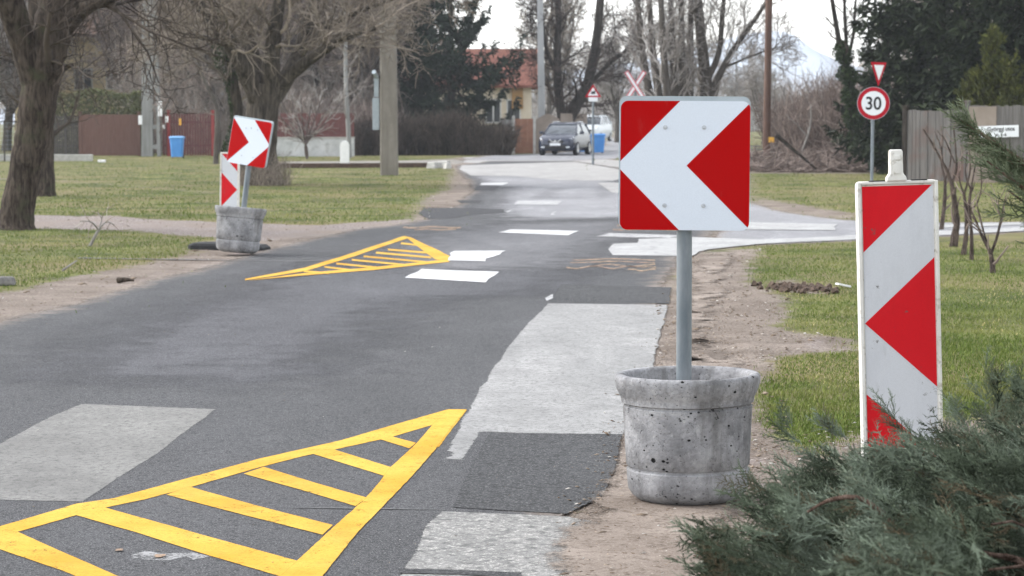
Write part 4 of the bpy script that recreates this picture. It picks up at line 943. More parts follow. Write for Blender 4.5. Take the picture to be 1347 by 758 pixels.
# lattice pole
x = P(199, 200, 113).x; t = thing('lattice_pole', 'tall tapering concrete lattice pole behind the rust red gate and the blue bin', 'utility pole', (x, 113, 0)); kk = 113 / FPX; mb = MB()
Hh = 9.5; w_at = lambda z: (25 - 8.5 * min(1, z / Hh)) * kk
mb.loft([[Vector((a * 1, b * .16, z)) for a, b in ((-w_at(z) / 2, -1), (-w_at(z) / 2 + 15.0 * kk * (1 - .1 * z / Hh), -1), (-w_at(z) / 2 + 15.0 * kk * (1 - .1 * z / Hh), 1), (-w_at(z) / 2, 1))] for z in (0, Hh * .5, Hh)])
mb.loft([[Vector((a, b * .16, z)) for a, b in ((w_at(z) / 2 - 4.2 * kk, -1), (w_at(z) / 2, -1), (w_at(z) / 2, 1), (w_at(z) / 2 - 4.2 * kk, 1))] for z in (0, Hh * .5, Hh)])
z = .45
while z < Hh: mb.box((w_at(z) / 2 - 5.5 * kk, 0, z), (9 * kk, .27, .20)); z += .92
mb.build('pole', M['pole_grey'], t)
tapered_pole('concrete_pole', 'pale slim concrete pole rising behind the tan wall by the dark car', 'utility pole', 713, 130, .40, .26, 12, M['pole_white'], px_top=709)
t = tapered_pole('wooden_pole', 'tall reddish wooden telegraph pole with a yellow tag beside the brush pile', 'utility pole', 1008, 83, .26, .22, 10, M['wood_pole'], False, px_top=1013)
M['yellow_tag'] = mnoise('yellow_plastic', (.75, .38, .05), (.80, .45, .08), 5, .6)
k = 83 / FPX; MB().box((6 * k, -.16, P(0, 184, 83).z), (7 * k, .04, 7 * k)).build('tag', M['yellow_tag'], t, bevel=.01)
t = thing('marker_post', 'short white round topped marker post beside the railway track', 'marker post', (P(453.5, 200, 91).x, 91, 0)); k = 91 / FPX
MB().prism([(-6 * k, 0), (6 * k, 0), (6 * k, 27 * k), (4.6 * k, 30.5 * k), (2.5 * k, 32.3 * k), (0, 33 * k), (-2.5 * k, 32.3 * k), (-4.6 * k, 30.5 * k), (-6 * k, 27 * k)], (0, -.1, 0), (1, 0, 0), (0, 0, 1), -.2, .0).build('post', M['post_white'], t, bevel=.01)
# railway rail on the left
M['rust'] = mnoise('rusty_steel', (.055, .035, .026), (.11, .07, .05), 8, .8)
M['stone'] = mnoise('pale_stone', (.38, .37, .34), (.52, .51, .48), 6, .9)
a, b = G(350, 221.5), G(566, 220.5)
for k_, dz in enumerate((0, 1.45)):
    tag(MB().box(((a.x + b.x) / 2, (a.y + b.y) / 2 + dz, .07), (b.x - a.x, .07, .15), Matrix.Rotation(math.atan2(b.y - a.y, b.x - a.x), 3, 'Z')).build('rail', M['rust'], None), 'rusty railway rail %s across the grass at left' % ('nearer the camera' if k_ == 0 else 'on the far side of the track'), 'rail', 'railway rails')
MB_ = MB(); rg = random.Random(5)
for q in range(9):
    p = G(568 + q * 2.6 + rg.uniform(-1, 1), 221 + rg.uniform(-1, 1)); s = rg.uniform(.15, .3); MB_.box((p.x, p.y, s * .35), (s * 1.4, s, s * .9), Matrix.Rotation(rg.random() * 3, 3, 'Z'), .75)
tag(MB_.build('rubble', M['stone'], None, bevel=.03), 'pale stone rubble heap at the end of the rail beside the road', 'rubble', None, 'stuff')

# ------------------------------------------------------------------ fences and walls on the left
M['fence_rust'] = mnoise('rust_red_fence_paint', (.115, .058, .045), (.16, .088, .068), 5, .7, stretch=(3, 1, .3))
M['fence_red'] = mnoise('dark_red_fence_paint', (.115, .04, .038), (.16, .06, .055), 4, .7)
M['post_red'] = mnoise('bright_red_post_paint', (.24, .03, .03), (.30, .05, .045), 4, .7)
M['wall_white'] = mnoise('limewashed_wall', (.42, .43, .42), (.60, .60, .59), 1.2, .9, extra=((.28, .28, .26), 3, .55, .75))
M['gate_brown'] = mnoise('brown_gate_paint', (.22, .10, .06), (.28, .14, .09), 3, .75)
M['tan_wall'] = mnoise('tan_plaster', (.22, .18, .145), (.30, .25, .21), 1.5, .9)
M['dark_metal'] = mnoise('dark_fence_metal', (.05, .045, .04), (.09, .08, .07), 5, .7)
def slat_fence(name, label, px0, px1, Y0, Y1, h, pitch, gap, m, posts=(), mp=None, railh=(.25, .8), wv=.0, base=0.0, cat='fence', group=None, seed=0, jag=.0, topf=None):
    x0, x1 = P(px0, 200, Y0).x, P(px1, 200, Y1).x; L = math.hypot(x1 - x0, Y1 - Y0); t = thing(name, label, cat, (x0, Y0, 0), (0, 0, math.atan2(Y1 - Y0, x1 - x0)), group)
    rg = random.Random(seed); mb = MB(); n = int(L / pitch)
    for i in range(n):
        xx = (i + .5) * L / n; hh = h * (1 + rg.uniform(-jag, jag)); w_ = L / n * (1 - gap); mb.box((xx, rg.uniform(-.012, .012), base + hh / 2 + .03), (w_, .022, hh), Matrix.Rotation(rg.uniform(-jag, jag) * .25, 3, 'Y'))
    mb.build('slats', m, t)
    for f in railh: MB().box((L / 2, .05, base + h * f), (L, .05, .08)).build('rail', m, t)
    for q in posts: MB().box((q * L, .02, (base + h * 1.06) / 2), (.13, .13, base + h * 1.06)).box((q * L, .02, base + h * 1.06 + .03), (.17, .17, .05)).build('post', mp or m, t)
    return t
slat_fence('metal_fence', 'rust red sheet metal gate panel between two posts at the left', 106, 183, 114, 114, 1.92, .11, .04, M['fence_rust'], (0.0, 1.0), M['fence_rust'], seed=1)
slat_fence('metal_fence', 'dark dull fence section adjoining the rust red gate panel on its left', 68, 105, 114.3, 114.3, 1.85, .11, .25, M['dark_metal'], (.5,), M['dark_metal'], seed=2)
slat_fence('picket_fence', 'dark red slat fence behind the blue bin near the lattice pole', 214, 283, 113.5, 113.5, 1.98, .12, .30, M['fence_red'], (0.12, 0.96), M['post_red'], seed=3, jag=.02)
slat_fence('picket_fence', 'dark red slat fence on top of the low white wall', 352, 466, 113, 113, 1.12, .10, .12, M['fence_red'], (), None, base=.86, seed=4)
t = thing('low_wall', 'low stained white wall under the dark red fence', 'wall', (P(352, 200, 113).x, 113, 0)); L = P(466, 200, 113).x - P(352, 200, 113).x
MB().box((L / 2, .1, .43), (L, .28, .86)).build('wall', M['wall_white'], t); MB().box((L / 2, .1, .88), (L + .06, .36, .05)).build('coping', M['stone'], t)
t = thing('wire_fence', 'thin wire fence on slim dark posts at the far left edge', 'fence', (P(-60, 200, 100).x, 100, 0)); L = P(72, 200, 100).x - P(-60, 200, 100).x
for q in np.linspace(.02, .98, 7): MB().box((q * L, 0, .85), (.06, .06, 1.7)).build('post', M['dark_metal'], t)
mb = MB()
for zz in np.linspace(.15, 1.6, 9): mb.tube((0, 0, zz), (L, 0, zz), .006, n=4)
for q in np.arange(0, L, .22): mb.tube((q, 0, .1), (q, 0, 1.6), .004, n=4)
mb.build('wire_mesh', M['alu'], t)
tag(MB().box((P(35, 205, 101).x, 101, .12), (5.5, .3, .3)).build('kerb_wall', M['stone'], None, bevel=.02), 'low pale concrete edging under the wire fence', 'wall')
# small papers and tags seen on the left fences
M['paper'] = mnoise('white_paper', (.8, .8, .8), (.86, .86, .86), 3, .7)
for lab, px, py, w_, h_, mm in (('white notice fixed to the right post of the rust red gate', 184.5, 158, 5, 12, 'paper'), ('white letter box hung on the lattice pole edge', 210.5, 143, 5.5, 20, 'paper'), ('small white card on the dark red fence left of the red post', 219.5, 157, 4, 8, 'paper'),
                                ('tiny white tag low on the dark red fence', 215.5, 167, 2.5, 5, 'paper'), ('yellow strip on the dark red fence above the blue bin', 237, 160.5, 3, 9, 'yellow_tag')):
    p = P(px, py, 112.6); k = 112.6 / FPX
    tag(MB().box(p, (w_ * k, .04, h_ * k)).build('notice', M[mm], None, bevel=.008), lab, 'notice')
# blue bins
M['bin'] = mnoise('blue_bin_plastic', (.07, .27, .66), (.10, .33, .74), 3, .5)
M['bin_lid'] = mnoise('pale_blue_lid_plastic', (.16, .38, .68), (.22, .45, .74), 3, .5)
def bin_(label, px, Y, h=.98, w_=.52, rot=0, lid='bin_lid'):
    t = thing('wheelie_bin', label, 'bin', (P(px, 200, Y).x, Y, 0), (0, 0, R(rot)), 'blue wheeled bins')
    def ring(a, z, d=1.0): return [Vector((sx * a / 2, sy * a / 2 * d, z)) for sx, sy in ((-.8, -1), (.8, -1), (1, -.8), (1, .8), (.8, 1), (-.8, 1), (-1, .8), (-1, -.8))]
    MB().loft([ring(w_ * .78, .06), ring(w_ * .80, .1), ring(w_ * .98, h * .88), ring(w_ * 1.06, h * .885), ring(w_ * 1.06, h * .92)]).build('body', M['bin'], t, smooth=30)
    MB().loft([ring(w_ * 1.1, h * .921), ring(w_ * 1.1, h * .95), ring(w_ * .85, h)]).build('lid', M[lid], t, smooth=30)
    MB().tube((-w_ * .45, w_ * .55, h * .93), (w_ * .45, w_ * .55, h * .93), .018, n=8).build('handle', M['bin'], t)
    for s in (-1, 1): MB().tube((s * w_ * .36, w_ * .42, .1), (s * w_ * .44, w_ * .42, .1), .1, n=16).build('wheel', M['black'], t)
    return t
bin_('blue wheeled bin with a pale lid in front of the dark red fence', 233, 108, .98, .60)
bin_('blue wheeled bin standing right of the parked dark car by the sign post', 786.5, 122, 1.0, .66, 8, 'bin')
bin_('second blue bin partly hidden between the dark car and the sign post', 768.5, 125, .95, .6, -5, 'bin')

# hedges
bare_shrub_mass('bare_hedge', 'dense dark brown leafless hedge right of the concrete pole', 'hedge', P(524, 200, 117).x, P(672, 200, 117).x, 116, 118.2, 2.35, 2600, .024, M['twig_oak'], 31, clump=.38, spread=.3, subn=5, minh=.35)
bare_shrub_mass('bare_hedge', 'dark brown leafless hedge left of the concrete pole beside the white wall', 'hedge', P(466, 200, 116).x, P(520, 200, 116).x, 115, 117, 2.0, 1200, .02, M['twig_dark'], 32, clump=.2, spread=.25, subn=4, minh=.4)
leaf_mass('clipped_hedge', 'long clipped olive green hedge standing behind the rust red gate panel', 'hedge', P(66, 200, 118).x, P(188, 200, 118).x, 117, 118.6, .1, 3.05, 15000, .07, M['hedge_green'], 33)
bare_shrub_mass('bare_hedge', 'reddish brown twiggy growth rising behind the low white wall', 'hedge', P(380, 200, 118).x, P(520, 200, 118).x, 116.8, 121, 3.4, 1500, .017, M['twig_red'], 34, clump=.45, spread=.2, subn=4)
# brown gate and tan wall
slat_fence('garden_gate', 'plain reddish brown gate at the right end of the leafless hedge', 675.5, 703, 121, 121, 1.72, .3, .01, M['gate_brown'], (0.0, 1.0), M['stone'], seed=6, cat='gate')
x0 = P(704, 200, 121).x; x1 = P(737, 200, 121).x
tag(MB().prism([(0, 0), (x1 - x0, 0), (x1 - x0, 1.75), ((x1 - x0) * .62, 1.98), ((x1 - x0) * .45, 2.0), (0, 1.68)], (x0, 123.5, 0), (1, 0, 0), (0, 0, 1), 0, .2).build('plaster_wall', M['tan_wall'], None), 'tan plastered wall between the brown gate and the dark car', 'wall')
x0 = P(662, 200, 121.3).x; tag(MB().box((x0 + .25, 121.4, .85), (.62, .3, 1.7)).build('gate_pillar', M['pole_grey'], None), 'grey pillar at the left side of the brown gate', 'pillar')
t = slat_fence('plank_fence', 'low brownish plank fence behind the dark car and the blue bin', 737, 772, 128, 134, 2.0, .15, .05, M['tan_wall'], (), seed=7)

# ------------------------------------------------------------------ houses
M['cream'] = mnoise('cream_render', (.60, .52, .40), (.70, .62, .49), 1.2, .9)
M['yellow_wall'] = mnoise('sand_yellow_render', (.70, .58, .36), (.80, .68, .46), 1.2, .9)
M['pale_wall'] = mnoise('pale_pink_render', (.46, .38, .34), (.55, .47, .42), 1.2, .9)
def tiles(name, a, b):
    n = N(name); w_ = n.wave(3.2, axis='X'); v = n.noise(2.5, 5, .6); c = n.mix(n.rng(v, .35, .65), a, b); c = n.mix(n.rng(w_, .0, .5, .45, 0), c, tuple(x * .5 for x in a)); n.set(c, .85, 0, .2); n.bump(w_, .6, .05); return n.m
M['tile_red'] = tiles('red_roof_tiles', (.17, .065, .045), (.27, .115, .085)); M['tile_brown'] = tiles('brown_roof_tiles', (.16, .10, .075), (.24, .15, .11))
M['tile_grey'] = tiles('grey_roof_tiles', (.26, .25, .25), (.36, .35, .35))
M['glass'] = mnoise('dark_window_glass', (.03, .035, .04), (.06, .065, .07), 2, .12, spec=.6)
M['frame_white'] = mnoise('white_window_frame', (.55, .55, .53), (.65, .65, .63), 4, .6)
M['orange_wood'] = mnoise('orange_wood', (.28, .16, .06), (.36, .21, .08), 3, .7)
def house(label, px0, px1, Y, dep, wh, rh, mw, mr, wins, over=.5, chim=None, door=None):
    x0, x1 = P(px0, 200, Y).x, P(px1, 200, Y).x; L = x1 - x0; t = thing('house', label, 'house', (x0, Y, 0))
    MB().box((L / 2, dep / 2, wh / 2), (L, dep, wh)).add([(0, .0, wh), (0, dep, wh), (0, dep / 2, rh - .15)], [(0, 1, 2)]).add([(L, .0, wh), (L, dep, wh), (L, dep / 2, rh - .15)], [(2, 1, 0)]).build('wall', mw, t)
    rf = MB(); e = over; sl_ = (rh - wh) / (dep / 2); ze = wh - e * sl_; th = .16
    for s in (0, 1):
        ya, yb = (-e, dep / 2) if s == 0 else (dep + e, dep / 2)
        rf.loft([[Vector((x, ya, ze)), Vector((x, yb, rh)), Vector((x, yb, rh + th)), Vector((x, ya, ze + th))] for x in (-e, L + e)])
    r = rf.build('roof', mr, t)
    if chim is not None: MB().box((chim * L, dep * .38, rh + .2), (.55, .55, 1.5)).box((chim * L, dep * .38, rh + 1.0), (.68, .68, .12)).build('chimney', M['tan_wall'], r)
    for fx, z, ww, hh in wins:
        wn = MB().box((fx * L, -.0, z), (ww, .06, hh)).build('window', M['glass'], t); fr = MB()
        for dx_ in (-.5, 0, .5): fr.box((fx * L + dx_ * ww, -.045, z), (.08, .06, hh + .1))
        for dz in (-.5, .5): fr.box((fx * L, -.05, z + dz * hh), (ww + .16, .07, .08))
        fr.build('frame', M['frame_white'], wn)
    return t
h = house('cream house with a red tiled roof behind the dark spruce and leafless hedge', 532, 699, 150, 8, 3.9, 6.0, M['cream'], M['tile_red'], [(.30, 2.1, .9, 1.3), (.70, 2.2, .9, 1.4), (.86, 2.2, .8, 1.4)], chim=.3)
MB().box((7.0, -.12, 3.0), (.7, .12, 1.3)).build('shutter', M['orange_wood'], h)
house('sand yellow house with a dark window behind the clipped hedge at left', 20, 172, 136, 8, 6.6, 9.0, M['yellow_wall'], M['tile_brown'], [(.60, 3.95, .95, 1.15), (.30, 3.95, .95, 1.15), (.86, 3.9, .8, 1.0)], chim=.7)
house('pale house glimpsed through twigs above the dark red fence on the low wall', 395, 474, 158, 7, 5.0, 7.2, M['pale_wall'], M['tile_grey'], [(.3, 3.6, .8, 1.0), (.75, 3.4, .8, 1.0)])

# ------------------------------------------------------------------ cars
M['car_dark'] = mnoise('dark_blue_car_paint', (.012, .018, .04), (.018, .025, .05), 2, .22, spec=.7)
M['car_white'] = mnoise('white_car_paint', (.70, .74, .76), (.76, .79, .80), 2, .25, spec=.6)
M['car_glass'] = mnoise('car_window_glass', (.03, .04, .05), (.06, .075, .09), 1.5, .06, spec=.9)
M['lens'] = mnoise('headlight_lens', (.62, .66, .70), (.75, .78, .80), 9, .15, spec=.8)
M['chrome'] = mnoise('bright_trim', (.6, .62, .65), (.7, .72, .75), 9, .2, metal=.6)
def car(label, px, Y, rot, paint, H=1.0):
    t = thing('parked_car', label, 'car', (P(px, 200, Y).x, Y, 0), (0, 0, R(rot)))
    def sec(y, hw, zb, zs, zt, r=.12):
        pts = [(hw * .86, zb), (hw, zb + .16), (hw * 1.0, zs), (hw * .93, zt - .03), (hw * .80, zt)]
        return [Vector((a, y, b * H)) for a, b in pts] + [Vector((-a, y, b * H)) for a, b in reversed(pts)]
    b = MB().loft([sec(-2.16, .62, .36, .52, .66), sec(-2.10, .76, .26, .55, .76), sec(-1.95, .86, .22, .62, .86), sec(-1.6, .90, .21, .68, .95), sec(-1.15, .905, .21, .72, 1.02), sec(-.9, .905, .21, .74, 1.05), sec(0, .91, .21, .76, 1.07),
                   sec(1.2, .91, .21, .78, 1.09), sec(1.85, .89, .24, .78, 1.07), sec(2.08, .83, .3, .74, 1.0), sec(2.16, .72, .36, .66, .86)]).build('body', paint, t, smooth=35)
    def fr(hb, ht, yb0, yb1, yt0, yt1, zb, zt):
        return [[Vector((a * h_, y, z * H)) for a, y in ((-1, y0), (1, y0), (1, y1), (-1, y1))] for h_, y0, y1, z in ((hb, yb0, yb1, zb), ((hb + ht) / 2 + .015, (yb0 + yt0) / 2 - .02, (yb1 + yt1) / 2, (zb + zt) / 2), (ht, yt0, yt1, zt))]
    MB().loft(fr(.80, .64, -1.08, 1.98, -.30, 1.55, 1.03, 1.50)).build('window', M['car_glass'], t, smooth=40)
    MB().loft(fr(.66, .52, -.36, 1.62, -.12, 1.35, 1.485, 1.58)).build('roof', paint, t, smooth=40)
    for s in (-1, 1):
        for p0, p1, r in (((s * .80, -1.08, 1.04 * H), (s * .645, -.31, 1.51 * H), .035), ((s * .80, 1.97, 1.04 * H), (s * .645, 1.55, 1.51 * H), .05), ((s * .81, .35, 1.04 * H), (s * .65, .35, 1.51 * H), .035)): MB().tube(p0, p1, r, n=8).build('pillar', paint, t, smooth=60)
    for s in (-1, 1):
        MB().loft([[Vector((s * (a + da), y, z * H)) for a, y, z in ((.50, -2.135, .66), (.74, -2.06, .66), (.78, -2.0, .82), (.55, -2.08, .775))] for da in (0,)] + [[Vector((s * (a + .03), y + .25, z * H + .035)) for a, y, z in ((.50, -2.135, .68), (.80, -2.06, .70), (.81, -2.0, .86), (.58, -2.08, .80))]]).build('headlight', M['lens'], t)
        m_ = MB(); m_.box((s * 1.0, -.78, 1.08 * H), (.2, .1, .15)); m_.build('mirror', paint, t, bevel=.03)
        MB().tube((s * .60, -.1, 1.60 * H), (s * .60, 1.35, 1.60 * H), .018, n=8).build('roof_rail', M['chrome'], t)
        MB().box((s * .60, -2.135, .40 * H), (.18, .06, .08)).build('fog_light', M['lens'], t, bevel=.02)
        for y in (-1.33, 1.33):
            wd = MB().lathe([(.20, -.10), (.30, -.11), (.335, -.07), (.335, .07), (.30, .11), (.20, .10)], 28)
            wd.v = [(s * .83 + z, y + x, .335 + y_) for x, y_, z in wd.v]; w_ = wd.build('wheel', M['black'], t, smooth=30)
            rm = MB().lathe([(.01, .0), (.05, .0), (.2, .015), (.215, .0), (.215, -.04)], 20); rm.v = [(s * (.83 + .10 + z * .8), y + x, .335 + y_) for x, y_, z in rm.v]; rm.build('rim', M['chrome'], w_, smooth=30)
    MB().box((0, -2.165, .40 * H), (1.05, .04, .20)).build('lower_grille', M['black'], t, bevel=.03)
    MB().box((0, -2.165, .66 * H), (.75, .03, .13)).build('upper_grille', M['black'], t, bevel=.02)
    v = MB()
    for s in (-1, 1): v.box((s * .17, -2.19, .68 * H), (.30, .03, .04), Matrix.Rotation(R(-s * 38), 3, 'Y'))
    v.tube((0, -2.18, .68 * H), (0, -2.21, .68 * H), .06, n=16); v.build('grille_trim', M['chrome'], t)
    MB().box((0, -2.2, .53 * H), (.52, .02, .12)).build('number_plate', M['sign_bright'], t)
    wp = MB()
    for s in (-.35, .25): wp.tube((s - .2, -1.10, 1.05 * H), (s + .2, -.86, 1.19 * H), .008, n=4)
    wp.build('wiper', M['black'], t); return t
car('dark blue car parked by the tan wall facing the camera', 743.5, 117.5, -14, M['car_dark'])
car('white car parked farther away behind the blue bin and the warning sign', 782, 185, -18, M['car_white'], 1.25)

# ------------------------------------------------------------------ right side: plank fence, street sign
M['plank'] = mnoise('weathered_grey_planks', (.105, .097, .09), (.185, .174, .165), 3, .9, stretch=(7, 7, .3), bump=.4, extra=((.15, .10, .085), .9, .5, .66))
slat_fence('plank_fence', 'tall weathered grey plank fence at right below the conifers, lower left section', 1190, 1271, 68.6, 67.4, 1.98, .115, .05, M['plank'], (0.0,), M['bark_dark'], seed=8, jag=.012)
fr_ = slat_fence('plank_fence', 'tall weathered grey plank fence section carrying the street name plate at right', 1271.5, 1420, 67.3, 66, 2.10, .115, .05, M['plank'], (0.0,), M['plank'], seed=9, jag=.012)
MB().box((.42, -.03, 1.06), (.82, .03, 2.1)).build('panel', M['tan_wall'], fr_)
def fence_y(px):   # depth of the fence line seen at photo column px
    xa, ya, xb, yb = P(1271.5, 200, 67.3).x, 67.3, P(1420, 200, 66).x, 66; k = (px - 673.5) / FPX / math.cos(PITCH) * 1.0
    lo, hi = 0.0, 1.0
    for _ in range(40):
        m_ = (lo + hi) / 2; x, y = xa + (xb - xa) * m_, ya + (yb - ya) * m_
        if P(px, 170, y).x > x: lo = m_
        else: hi = m_
    return ya + (yb - ya) * lo
ysn = fence_y(1314); pc = P(1313, 173.3, ysn); ang = math.atan2(66 - 67.3, P(1420, 200, 66).x - P(1271.5, 200, 67.3).x); k = ysn / FPX
t = thing('street_sign', 'white street name plate with dark lettering fixed to the plank fence', 'street sign', (pc.x, pc.y, pc.z), (R(0), R(-2), ang)); n_ = Vector((0, -.075, 0)); Lw = 52 * k / math.cos(ang) * .98
MB().box(n_, (Lw, .02, 15.5 * k)).build('plate', M['sign_bright'], t, bevel=.008)
for s_, z_, sz, dx_ in (('György utca', 2.6 * k, .155, .1), ('← 1–6', -4.2 * k, .11, .1)):
    try: o = link('lettering', textmesh(s_, sz, .004), M['textblack'], t); o.location = (dx_, -.088, z_)
    except Exception as ex: print('text', ex)

# brush pile and growth at centre right
rng = np.random.RandomState(77); n_ = 2400; xa, xb = P(985, 200, 82).x, P(1142, 200, 82).x
X = rng.uniform(xa, xb, n_); Yy = rng.uniform(79.5, 85, n_); hz = .85 * (.45 + .55 * np.abs(np.sin(X * .9 + 1))) * np.clip(1 - np.abs(Yy - 82.2) / 3.2, .15, 1)
D = rng.randn(n_, 3) * np.array([1, 1, .35]); V_, F_ = twigs(n_, np.stack([X - xa, Yy - 82, hz * rng.rand(n_)], -1), D, .3 + .8 * rng.rand(n_), .019, rng); V_[:, 2] = np.maximum(V_[:, 2], 0)
o = fast('brush_pile', V_, F_, M['twig_red'], attrs={'rnd': np.repeat(rng.rand(len(V_) // 9), 9)}); o.location = (xa, 82, 0); tag(o, 'heap of brown brushwood on the grass beside the wooden telegraph pole', 'brush pile')
stick('fallen_log', 'dark bare log leaning diagonally out of the brush pile', [P(1021, 178, 79.3), P(1040, 194, 79.2), P(1058, 209, 79), P(1074, 223, 79)], .075, M['bark_dark'])
tree('forked_sapling', 'pale forked sapling curving up from the brush pile', 'tree', G(1050, 224), [([P(1050, 224, 83), P(1055, 200, 83), P(1063, 178, 83), P(1067, 158, 83), P(1066, 138, 83)], .05, .02, 0, .6, 10), ([P(1062, 180, 83), P(1052, 168, 83), P(1042, 158, 83)], .03, .012, 0, .6, 6)], [(6, .7, 40, .4, .4, .2, .05, 4)], M['bark_pale'], M['twig_grey'], 17, minr=.008, sides=6)
bare_shrub_mass('thicket', 'reddish brown thicket of bare shrubs behind the brush pile', 'thicket', P(1030, 200, 95).x, P(1196, 200, 95).x, 92, 101, 4.0, 1700, .024, M['twig_red'], 41, kind='stuff', clump=.5, spread=.3)
for k_, (px, py, s) in enumerate([(1074, 219, .22), (1112, 224, .16), (1028, 223, .13)]):
    p = G(px, py + 2); tag(MB().box((0, 0, s * .4), (s * 1.6, s, s * .8), None, .7).build('stone', M['stone'], None, bevel=.05), ('pale stone lying on the brush pile below the far cross', 'small pale stone at the right edge of the brush pile', 'small pale stone near the foot of the wooden pole')[k_], 'stone').location = p
MBx = MB(); rg = random.Random(9)
for q in range(12): MBx.box((rg.uniform(-1.2, 1.0), rg.uniform(-.4, .4), .12 + .11 * (q % 6)), (2.2, .25, .07), Matrix.Rotation(rg.uniform(-.08, .08), 3, 'Z'))
o = MBx.build('timber_stack', M['pole_grey'], None); o.location = P(989, 200, 96).to_2d().to_3d(); tag(o, 'low stack of grey boards left of the wooden telegraph pole', 'timber stack')

# tree wrapped in ivy, conifers
Yv = 82
tree('ivy_tree', 'tall thin forked tree wrapped in ivy left of the conifers', 'tree', G(1127, 226), [(PP([(1127, 228), (1124, 180), (1119, 130), (1112, 90), (1104, 55), (1097, 15), (1090, -30)], Yv), .17, .06, .2, .8, 14),
      (PP([(1114, 95), (1113, 50), (1111, 10), (1112, -40)], Yv), .08, .04, 0, 1, 10), (PP([(1112, 88), (1122, 50), (1124, 20), (1130, -30)], Yv), .07, .03, 0, 1, 10)], [(12, 1.2, 40, .35, .2, .15, .1, 5), (5, .6, 40, .5, .2, .2, .05, 4)], M['bark_dark'], M['twig_dark'], 25, minr=.009, sides=8)
n_ = 5000; f = rng.rand(n_); pyv = 205 - 150 * f; pxv = np.interp(pyv, [50, 90, 130, 180, 228], [1104, 1112, 1119, 1124, 1127]); kk = Yv / FPX
sp = (3 + 8 * rng.rand(n_)) * (.5 + .9 * np.abs(np.sin(pyv * .11))); a_ = rng.rand(n_) * 6.28
px0_ = P(1120, 200, Yv).x; V_, F_ = leaves(np.stack([(pxv - 1120) * kk + np.cos(a_) * sp * kk, np.sin(a_) * sp * kk, CAMH + (155 - pyv) * kk], -1), .06, rng)
o = fast('ivy', V_, F_, M['ivy'], attrs={'rnd': np.repeat(rng.rand(n_), 4)}); o.location = (px0_, Yv, 0); tag(o, 'thick ivy sheathing the thin forked tree right of the telegraph pole', 'ivy')
def gx(px, Y): return (P(px, 200, Y).x, Y, 0)
conifer('spruce', 'huge dark drooping conifer filling the upper right corner behind the plank fence', gx(1240, 78), 15, 3.3, 51, M['dark_conifer'], M['bark_dark'], droop=.55, whorl=.42, leaf=.24, z0=1.0, dens=1.25, narrow=.8)
conifer('spruce', 'second tall dark conifer at the right edge behind the golden green thujas', gx(1345, 73), 14, 3.0, 52, M['dark_conifer'], M['bark_dark'], droop=.5, whorl=.42, leaf=.24, z0=.8, dens=1.25, narrow=.8)
conifer('spruce', 'shorter loose dark green conifer left of the huge one beyond the speed sign', gx(1166, 84), 6.4, 2.0, 53, M['dark_conifer'], M['bark_dark'], droop=.3, whorl=.3, leaf=.18, z0=.7, dens=1.0, upward=.15)
conifer('spruce', 'dark shaggy spruce with drooping tiers in front of the red roofed house', gx(594, 124), 10.4, 3.7, 54, M['spruce'], M['bark_dark'], droop=.5, whorl=.6, leaf=.24, z0=1.9, dens=1.2, tipup=.5, narrow=.62)
conifer('spruce', 'narrower dark spruce just left of the shaggy one by the concrete pole', gx(551, 126), 8.6, 2.1, 56, M['spruce'], M['bark_dark'], droop=.5, whorl=.42, leaf=.22, z0=1.6, dens=1.1, tipup=.4, narrow=.7)
for px, Y, H_, r_, l in ((1303, 70, 4.15, .62, 'tallest pointed golden green thuja rising above the plank fence'), (1280, 70.5, 2.95, .60, 'shortest golden green thuja at the left of the three'), (1327, 69.5, 3.35, .66, 'bushy golden green thuja at the right of the three')):
    conifer('thuja', l, gx(px, Y), H_, r_, int(px), M['thuja'], M['bark_dark'], droop=-.2, whorl=.07, leaf=.13, z0=.2, upward=.9, dens=.9, tipup=.5, narrow=.7, group='golden green thujas behind the plank fence', cat='thuja')

# small pruned bare trees on the right lawn
M['bark_young'] = bark('young_bark', (.04, .03, .026), (.15, .115, .095), 25)
SL = [(5, .32, 38, .55, .35, .18, .12, 4)]
def small(label, paths, seed):
    by = G(*paths[0]); Y = by.y; limbs = []
    for pth, r0, r1 in [(p[0], p[1], p[2]) for p in paths[1]]: limbs.append(([P(a, b, Y + .02 * i) for i, (a, b) in enumerate(pth)], r0, r1, .25 if pth[0][1] > paths[0][1] - 1 else 0, .9, 12))
    return tree('small_bare_tree', label, 'tree', by, limbs, SL, M['bark_young'], M['twig_red'], seed, 'small pruned bare trees on the right lawn', minr=.0045, sides=8, knob=.14)
small('nearest small pruned bare tree on the right lawn with a low forked stem', [(1306.6, 359.6), [([(1306, 361), (1305, 345), (1303, 332)], .032, .027), ([(1304, 334), (1292, 311), (1284, 292), (1277, 276)], .022, .01), ([(1302, 332), (1296, 312), (1290, 290), (1285, 268)], .015, .007), ([(1304, 333), (1312, 310), (1318, 282), (1323, 258)], .02, .007), ([(1317, 288), (1313, 272), (1314, 262)], .009, .005)]], 61)
small('small pruned bare tree with the thickest dark stem, just right of the tall beacon', [(1254.4, 324.7), [([(1254, 326), (1257, 305), (1259, 292), (1256, 268), (1252, 242)], .055, .032), ([(1252, 244), (1246, 225), (1237, 209), (1228, 192), (1214, 170)], .026, .009), ([(1252, 242), (1258, 222), (1257, 195), (1254, 168)], .022, .008), ([(1240, 213), (1238, 196), (1232, 178)], .012, .006), ([(1256, 215), (1247, 193), (1240, 178)], .012, .006)]], 62)
small('small pruned bare tree with two thin upright leaders behind the thickest stemmed one', [(1267, 336), [([(1267, 337), (1271, 308), (1271, 280), (1268, 255)], .036, .022), ([(1268, 256), (1276, 225), (1274, 190)], .016, .007), ([(1269, 258), (1262, 235), (1266, 205)], .014, .006)]], 63)
